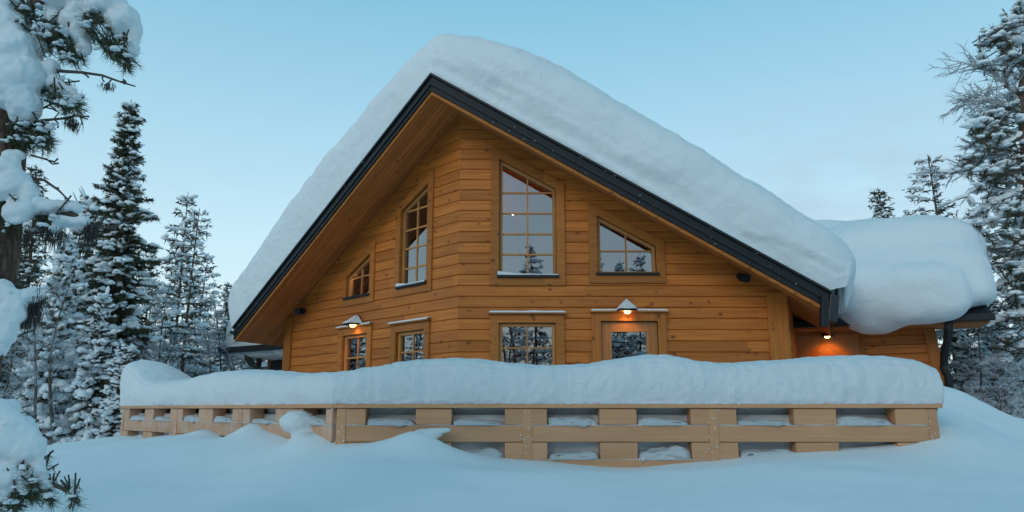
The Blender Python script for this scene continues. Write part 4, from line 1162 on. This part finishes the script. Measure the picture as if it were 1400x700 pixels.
# dead twigs
def dead(pl, r0=2.6, side=6):
    q = nlimb(pl, r0, 1.0)
    for k in range(side):
        t = rr.uniform(.2, 1) * (len(q) - 1); i = min(int(t), len(q) - 2); c = q[i] + (q[i + 1] - q[i]) * (t - i)
        d = unit(q[-1] - q[0]) * .7 + rr.normal(0, .5, 3); L = rad(rr.uniform(8, 22), NY)
        wood.tube([c, c + unit(d) * L * .6, c + unit(d + rr.normal(0, .3, 3)) * L], [.004, .0035, .0045], 4)
dead([(80, 97), (112, 99), (140, 103), (165, 112), (185, 118)], 2.6, 5); dead([(55, 165), (85, 162), (105, 158), (120, 163)], 2.2, 7); dead([(40, 243), (60, 246), (80, 260), (94, 274)], 2.6, 4)
dead([(42, 212), (60, 217), (75, 222)], 1.6, 3); dead([(55, 150), (70, 142), (84, 140)], 1.8, 3); dead([(95, 290), (115, 300), (140, 312), (160, 308)], 1.8, 6)
# needle tufts: (px, py, spread, number of tufts, outward bias)
TU = [(30, 22, 45, 40, (0, -.3)), (72, 52, 26, 34, (.3, -.6)), (128, 32, 26, 30, (.3, -.8)), (160, 62, 20, 30, (.5, -.8)), (172, 82, 8, 14, (.6, -.9)), (98, 72, 16, 20, (.3, -.9)), (60, 120, 28, 34, (.4, -.6)), (95, 140, 14, 24, (.5, -.8)),
      (45, 185, 26, 40, (.5, -.8)), (15, 185, 24, 30, (0, -.9)), (60, 195, 10, 12, (.7, -.5)), (25, 285, 22, 22, (0, -.8)), (5, 310, 14, 14, (0, -.8)), (70, 300, 22, 12, (.2, -.8)),
      (10, 455, 16, 16, (0, -.8)), (8, 405, 14, 12, (0, -.8)), (22, 655, 24, 46, (.3, -.8)), (38, 668, 16, 28, (.5, -.9)), (5, 690, 20, 30, (.2, -.8)), (50, 645, 12, 14, (.4, -.8)), (66, 676, 6, 8, (.3, -.9)), (100, 680, 5, 6, (.4, -.9)), (12, 600, 24, 18, (0, -.5))]
for px_, py_, sp, n, (bx, bz) in TU:
    for k in range(n):
        a = rr.uniform(0, 6.28); d_ = sp * math.sqrt(rr.random()); c = P(px_ + d_ * math.cos(a), py_ + d_ * math.sin(a) * .7, NY + rr.uniform(-.05, .16))
        ax = unit(np.array([bx, rr.uniform(-.6, .5), bz]) + rr.normal(0, .38, 3)); L = .075
        wood.tube([c - ax * L * 1.2, c + ax * L * .5], [.004, .003], 4)
        m_ = 46; u = rr.uniform(-1.0, .6, m_); P0 = c + ax * (u * L)[:, None]
        dd = unit(ax * .8 + unit(rr.normal(0, 1, (m_, 3))) * .95); blades(nee, P0, dd, rr.uniform(.035, .062, m_), np.full(m_, .0028), rr)
for px_, py_, h_ in ((60, 302, 30), (66, 318, 28), (82, 320, 26), (126, 312, 30), (121, 318, 26), (48, 425, 42), (42, 415, 34), (54, 412, 22), (102, 170, 14), (96, 165, 12), (148, 118, 10), (38, 320, 30)):
    c = P(px_, py_, NY); m_ = 150; P0 = c + rr.normal(0, 1, (m_, 3)) * np.array([rad(5, NY), .015, rad(h_ * .25, NY)])
    blades(lich, P0, unit(np.array([0, 0, -1.0]) + rr.normal(0, .18, (m_, 3))), rad(h_, NY) * rr.uniform(.3, .9, m_), np.full(m_, .0035), rr)
sc_ = MB()
for px_, py_, sp, n, _b in TU:
    m_ = int(n * .8); a = rr.uniform(0, 6.28, m_); d_ = sp * 1.05 * np.sqrt(rr.random(m_))
    C_ = np.array([P(px_ + d * math.cos(q), py_ - sp * .15 + d * math.sin(q) * .7, NY + rr.uniform(-.08, .08)) for d, q in zip(d_, a)])
    lumps(sc_, C_, rr.uniform(.006, .019, m_), rr, 2, .7)
o_ = sc_.build('snow_load', M['snow_tree'], near, smooth=True, recalc=False); o_['kind'] = 'stuff'
wood.build('branches', M['twig'], near, smooth=True, recalc=False); nee.build('crown', M['needle_near'], near, recalc=False); lich.build('beard_lichen', M['lichen'], near, recalc=False)
def pil(lst, Y=NY, d=.85): return [px_e(a, b_, c * 1.08 + 1, e_ * 1.08 + 1, Y + dy_, d) for a, b_, c, e_, dy_ in lst]
def npil(name, lst, **k): blob(name, pil(lst), .0085, M['snow_tree'], 5, .022, 11, near, **k)
npil('snow_pillow', [(150, 8, 26, 18, 0), (166, 26, 21, 22, 0), (178, 48, 13, 22, .02), (182, 68, 9, 14, .02), (160, 42, 12, 12, 0), (174, 74, 6, 6, 0), (138, -10, 30, 18, 0)])
npil('snow_pillow', [(88, 0, 32, 14, 0), (105, 22, 18, 20, 0), (108, 45, 14, 18, 0), (113, 62, 9, 13, 0), (72, 20, 9, 12, 0), (92, 33, 10, 10, 0)])
npil('snow_pillow', [(6, 45, 34, 34, 0), (14, 78, 36, 38, -.03), (20, 110, 36, 36, -.05), (34, 140, 22, 28, -.04), (6, 125, 34, 24, -.05), (0, 10, 22, 24, 0), (26, 60, 24, 20, 0), (46, 55, 12, 14, 0)])
npil('snow_pillow', [(48, 85, 12, 10, 0), (62, 100, 13, 11, 0), (78, 115, 14, 11, 0), (90, 128, 13, 12, 0), (52, 66, 10, 9, 0), (101, 136, 6, 7, 0), (70, 92, 16, 7, .02)])
npil('snow_pillow', [(8, 232, 20, 16, -.05), (18, 252, 20, 20, -.05), (28, 282, 16, 24, -.05), (36, 262, 14, 14, -.04), (16, 212, 12, 5, -.05), (5, 268, 10, 7, -.05)])
npil('snow_pillow', [(52, 282, 20, 10, 0), (76, 284, 18, 10, 0), (96, 284, 14, 8, 0), (42, 265, 12, 14, 0)])
npil('snow_pillow', [(76, 312, 9, 6, 0), (92, 304, 16, 8, 0), (108, 304, 12, 6, 0), (118, 303, 6, 5, 0)])
npil('snow_pillow', [(5, 400, 16, 16, -.04), (20, 420, 14, 20, -.04), (10, 450, 14, 24, -.05), (2, 470, 10, 14, -.05), (34, 402, 16, 6, 0), (50, 408, 10, 5, 0)])
npil('snow_pillow', [(0, 575, 24, 26, 0), (20, 595, 24, 26, 0), (38, 618, 20, 22, 0), (50, 640, 12, 18, 0), (5, 610, 30, 22, 0), (58, 655, 9, 8, 0)])
npil('snow_pillow', [(10, 650, 22, 12, -.03), (28, 660, 12, 10, -.03), (2, 668, 16, 12, -.03)])
npil('snow_pillow', [(70, 664, 8, 5, 0), (62, 662, 9, 7, 0)]); npil('snow_pillow', [(97, 672, 7, 5, 0), (104, 675, 4, 4, 0)])

# ---------------- large pine at the right edge
PY_ = 13.4; KS = PY_ / 9.4
pgr = gz(9.3, PY_) - .3
big = empty('pine_tree', (P(1399, 400, PY_)[0], PY_, pgr), 'large right pine with long snow-covered limbs and frosted dead twigs', 'pine')
mb = MB(); tp = [P(x, y, PY_) for x, y in ((1404, -10), (1401, 60), (1396, 130), (1398, 180), (1405, 260), (1410, 400), (1412, 540))]; tp.append(np.array([tp[-1][0], PY_, pgr]))
mb.tube(tp, np.linspace(rad(2.5, PY_), rad(8, PY_), len(tp)), 12); mb.build('trunk', M['bark_pine'], big, smooth=True)
wood, fr_, nee, sn = MB(), MB(), MB(), MB(); rr = np.random.default_rng(12)
def smoothline(pl, Ys, n=16):
    q = np.array([P(x, y, Y) for (x, y), Y in zip(pl, Ys)]); t = np.linspace(0, len(q) - 1, n)
    out = np.stack([np.interp(t, range(len(q)), q[:, k]) for k in range(3)], 1)
    for _ in range(2): out[1:-1] = (out[:-2] + 2 * out[1:-1] + out[2:]) / 4
    return out
def blimb(pl, r0=5, r1=1.5, sr=5.0, twigs=26, tl=32, dy=.5, gap=0.0, frost=False, yend=None):
    Ys = np.linspace(PY_ - .0, PY_ + dy * .6, len(pl)); q = smoothline(pl, Ys, 20)
    q[1:] += rr.normal(0, .012 * KS, q[1:].shape)
    (fr_ if frost else wood).tube(q, np.linspace(rad(r0, PY_), rad(r1, PY_), 20), 6)
    if sr:
        n = 40; t = np.linspace(0, 19, n); s_ = np.stack([np.interp(t, range(20), q[:, k]) for k in range(3)], 1)
        rs = np.array([rad(sr * 1.6 * (.75 + .45 * nz(k * .55, pl[0][1] * .13)) * (1 - .45 * k / n), PY_) for k in range(n)]); rs[0] *= .3; rs[-1] *= .4
        s_[:, 2] += rs * .75; sn.tube(s_, rs, 8)
    for k in range(twigs):
        t = rr.uniform(1, 19); i = int(min(t, 18)); c = q[i] + (q[i + 1] - q[i]) * (t - i); dd = unit(q[i + 1] - q[i])
        d = unit(dd * .9 + rr.normal(0, .5, 3)); L = rad(tl * rr.uniform(.4, 1.15), PY_)
        p3 = np.array([c, c + d * L * .5 + [0, 0, -.02], c + unit(d + rr.normal(0, .25, 3)) * L]); fr_.tube(p3, np.array([.010, .007, .004]) * KS, 3, False)
        m_ = 9; u = rr.uniform(.15, 1, m_)[:, None]; b0 = p3[0] + (p3[2] - p3[0]) * u; blades(fr_, b0, unit(d + rr.normal(0, .45, (m_, 3))), L * rr.uniform(.25, .6, m_), np.full(m_, .010 * KS), rr)
        if rr.random() < .7 and sr: lumps(sn, p3[1:2] + [0, 0, .02], np.array([rad(rr.uniform(2, 4.5), PY_)]), rr, 2, .5, d[None])
    return q
blimb([(1402, 250), (1372, 236), (1344, 227), (1314, 234), (1276, 236)], 5, 1.5, 4.5, 50, 34, .9)
blimb([(1398, 155), (1372, 146), (1350, 135), (1331, 131), (1312, 138)], 4, 1, 1.8, 50, 44, .5, frost=True)
blimb([(1398, 150), (1380, 120), (1362, 102), (1340, 92), (1315, 84)], 3, 1, 0, 60, 42, .3, frost=True)
blimb([(1376, 120), (1372, 100), (1384, 72), (1378, 50)], 3, 1, 1.6, 18, 20, .1)
blimb([(1400, 185), (1370, 200), (1345, 205), (1325, 198)], 4, 1.2, 4, 30, 30, .5)
blimb([(1402, 262), (1378, 272), (1353, 279), (1327, 298)], 5, 1.5, 5, 26, 26, .7)
blimb([(1404, 290), (1380, 294), (1362, 302), (1322, 306)], 5, 1.5, 5.5, 24, 24, .8)
blimb([(1385, 232), (1364, 238), (1335, 260), (1304, 274)], 3.5, 1.2, 4, 26, 26, .7)
blimb([(1404, 318), (1388, 330), (1372, 340), (1347, 345)], 4.5, 1.5, 5, 20, 24, .7)
blimb([(1404, 330), (1385, 350), (1370, 362), (1352, 368)], 3, 1.2, 3, 18, 22, .7)
blimb([(1406, 362), (1390, 376), (1374, 390), (1350, 398)], 6, 2, 6.5, 18, 24, .8)
blimb([(1406, 432), (1388, 432), (1370, 438), (1349, 448)], 4, 2, 6, 14, 24, .8)
blimb([(1352, 446), (1335, 449), (1318, 451), (1303, 452)], 1.8, 1, 1.8, 10, 18, .1)
blimb([(1406, 300), (1392, 250), (1370, 215), (1352, 190)], 4, 1, 3, 26, 30, .5)
blimb([(1404, 470), (1385, 480), (1360, 492), (1340, 500)], 3, 1, 4, 14, 24, .8)
# dark needle masses with snow on them
for cx_, cy_, rx_, ry_, n in ((1362, 70, 24, 30, 30), (1380, 46, 20, 18, 24), (1355, 185, 26, 34, 44), (1335, 172, 14, 10, 14), (1378, 165, 22, 34, 34), (1385, 215, 22, 30, 34), (1362, 250, 26, 26, 26), (1385, 300, 24, 40, 34), (1370, 350, 30, 34, 26), (1392, 400, 22, 34, 26),
                              (1345, 225, 30, 14, 16), (1392, 100, 16, 30, 22), (1398, 30, 16, 24, 18), (1340, 310, 20, 20, 12), (1385, 460, 24, 26, 16)):
    for k in range(int(n * .85)):
        a = rr.uniform(0, 6.28); d_ = math.sqrt(rr.random()); c = P(cx_ + rx_ * d_ * math.cos(a), cy_ + ry_ * d_ * math.sin(a), PY_ + rr.uniform(-.3, 1.1))
        ax = unit(np.array([-.5, rr.uniform(-1, 1), rr.uniform(-.3, .5)]) + rr.normal(0, .4, 3)); m_ = 75
        P0 = c + ax * KS * rr.uniform(-.12, .10, m_)[:, None]; blades(nee, P0, unit(ax * .5 + unit(rr.normal(0, 1, (m_, 3)))), KS * rr.uniform(.06, .11, m_), np.full(m_, .0075 * KS), rr)
        wood.tube([c - ax * .25 * KS, c + ax * .1 * KS], [.015, .01], 4, False)
        if rr.random() < .9: lumps(sn, (c + np.array([0, 0, .06 * KS]))[None], np.array([KS * rr.uniform(.04, .08)]), rr, 2, .6)
lumps(sn, np.array([P(1385, 48, PY_), P(1392, 56, PY_), P(1330, 168, PY_ - .3), P(1322, 172, PY_ - .3), P(1345, 164, PY_ - .3), P(1396, 165, PY_)]), KS * np.array([.12, .12, .09, .07, .08, .10]), rr, 2, .8)
wood.build('branches', M['twig'], big, smooth=True, recalc=False); fr_.build('dead_twigs', M['frost'], big, recalc=False)
nee.build('crown', M['needle'], big, recalc=False); sn.build('snow_load', M['snow_tree'], big, smooth=True, recalc=False)

# ------------------------------------------------------------------ world and light
w = bpy.data.worlds.new('World'); sc.world = w; w.use_nodes = True
nt = w.node_tree; b = NB(nt); bg = nt.nodes['Background']
tc = b.n('ShaderNodeTexCoord').outputs['Generated']
sky = b.n('ShaderNodeTexSky', sky_type='NISHITA', sun_disc=False, sun_elevation=R(4), sun_rotation=R(200), air_density=1.0, dust_density=.6, ozone_density=2.0)
s = b.n('ShaderNodeSeparateXYZ', {0: tc})
el = b.math('MAXIMUM', s.outputs[2], 0.0)
grad = b.ramp(b.math('POWER', el, .6), [(0, (.74, .81, .83)), (.18, (.69, .80, .84)), (.38, (.55, .735, .815)), (.52, (.38, .615, .73)), (.67, (.215, .475, .62)), (.80, (.12, .36, .49)), (1, (.055, .23, .34))])
# dusk glow low in the sky behind the camera
gd = b.math('MAXIMUM', b.math('MULTIPLY', s.outputs[1], -1.0), 0.0)
lowz = b.math('POWER', b.math('SUBTRACT', 1.0, b.math('MINIMUM', el, 1.0)), 4.0)
glow = b.math('MULTIPLY', b.math('POWER', gd, 1.5), lowz)
grad = b.mix(b.math('MULTIPLY', glow, .10), grad, (.85, .70, .60))
# thin cloud near the horizon
mp = b.n('ShaderNodeMapping', {0: tc, 3: (1.0, 1.0, 3.2)}).outputs[0]
cn = b.n('ShaderNodeTexNoise', {'Vector': mp, 'Scale': 2.6, 'Detail': 6.0, 'Roughness': .55}).outputs[0]
cm = b.math('MULTIPLY', b.ramp(cn, [(.50, (0, 0, 0)), (.72, (1, 1, 1))]), b.ramp(el, [(.02, (1, 1, 1)), (.36, (0, 0, 0))]))
grad = b.mix(b.math('MULTIPLY', cm, .6), grad, (.44, .53, .60))
ns = b.mix(1.0, sky.outputs[0], (.5, .75, 1.0), 'MULTIPLY')
cd = unit(ray(1135, 275)); dt = b.n('ShaderNodeVectorMath', {0: b.n('ShaderNodeMapping', {0: tc, 3: (1, 1, 2.4)}).outputs[0], 1: tuple(unit(cd * np.array([1, 1, 2.4])))}, operation='DOT_PRODUCT').outputs['Value']
ln = b.n('ShaderNodeVectorMath', {0: b.n('ShaderNodeMapping', {0: tc, 3: (1, 1, 2.4)}).outputs[0]}, operation='LENGTH').outputs['Value']
cn2 = b.n('ShaderNodeTexNoise', {'Vector': mp, 'Scale': 6.0, 'Detail': 7.0, 'Roughness': .6}).outputs[0]
cm2 = b.math('MULTIPLY', b.ramp(b.math('DIVIDE', dt, ln), [(.965, (0, 0, 0)), (.997, (1, 1, 1))]), b.ramp(cn2, [(.36, (0, 0, 0)), (.66, (1, 1, 1))]))
grad = b.mix(b.math('MULTIPLY', cm2, .75), grad, (.40, .52, .60))
fin = b.mix(.04, grad, ns)
b.link(fin, bg.inputs[0]); bg.inputs[1].default_value = 1.0
sun = bpy.data.lights.new('sun', 'SUN'); sun.energy = .6; sun.angle = R(25); sun.color = (1, .93, .84)
so = bpy.data.objects.new('sun', sun); COL.objects.link(so)
so.rotation_euler = Vector((math.sin(R(200)) * -1, -math.cos(R(200)) * -1, .35)).normalized().to_track_quat('Z', 'Y').to_euler()
so.rotation_euler = Vector((-.5, -.85, .45)).to_track_quat('Z', 'Y').to_euler()
def pt(name, loc_, e, col, r=.1):
    L = bpy.data.lights.new(name, 'POINT'); L.energy = e; L.color = col; L.shadow_soft_size = r
    o = bpy.data.objects.new(name, L); COL.objects.link(o); o.location = loc_; o.parent = house; o.matrix_parent_inverse = Matrix.Translation(Vector(house.location)).inverted()
xa_ = polysL[0][0][0] - .22
mb = MB(); mb.box(xa_ - .05, xa_, .17, 2.9, 1.4, soffit_z(FL, xa_, sofL, .2)); mb.build('partition', M['interior'], house, FL)  # added panel, blocks the small window's lamp from spilling into the other rooms
def inner_lamp(Mx, px, py, y, r):
    x, z = on(Mx, px, py, y); p0 = Mx @ Vector((x, y, z)); mb = MB(); mb.add(IV2 * r + np.array(p0), t=IF2)
    mb.build('ceiling_lamp', M['bulb_in'], house, smooth=True)
    return p0
p1 = inner_lamp(FL, 582, 338, 1.2, .03); pt('room_light', p1 - Vector((0, 0, .1)), 60, (1, .62, .3))
p2 = inner_lamp(FR, 701, 293, 1.3, .018)
p3 = inner_lamp(FL, 500, 368, .5, .03); pt('room_light', p3 + Vector((0.1, 0, -.15)), 450, (1, .5, .18))
vs = sc.view_settings; vs.view_transform = 'Standard'; vs.look = 'None'; vs.exposure = .16; vs.gamma = 1
sc.render.engine = 'CYCLES'
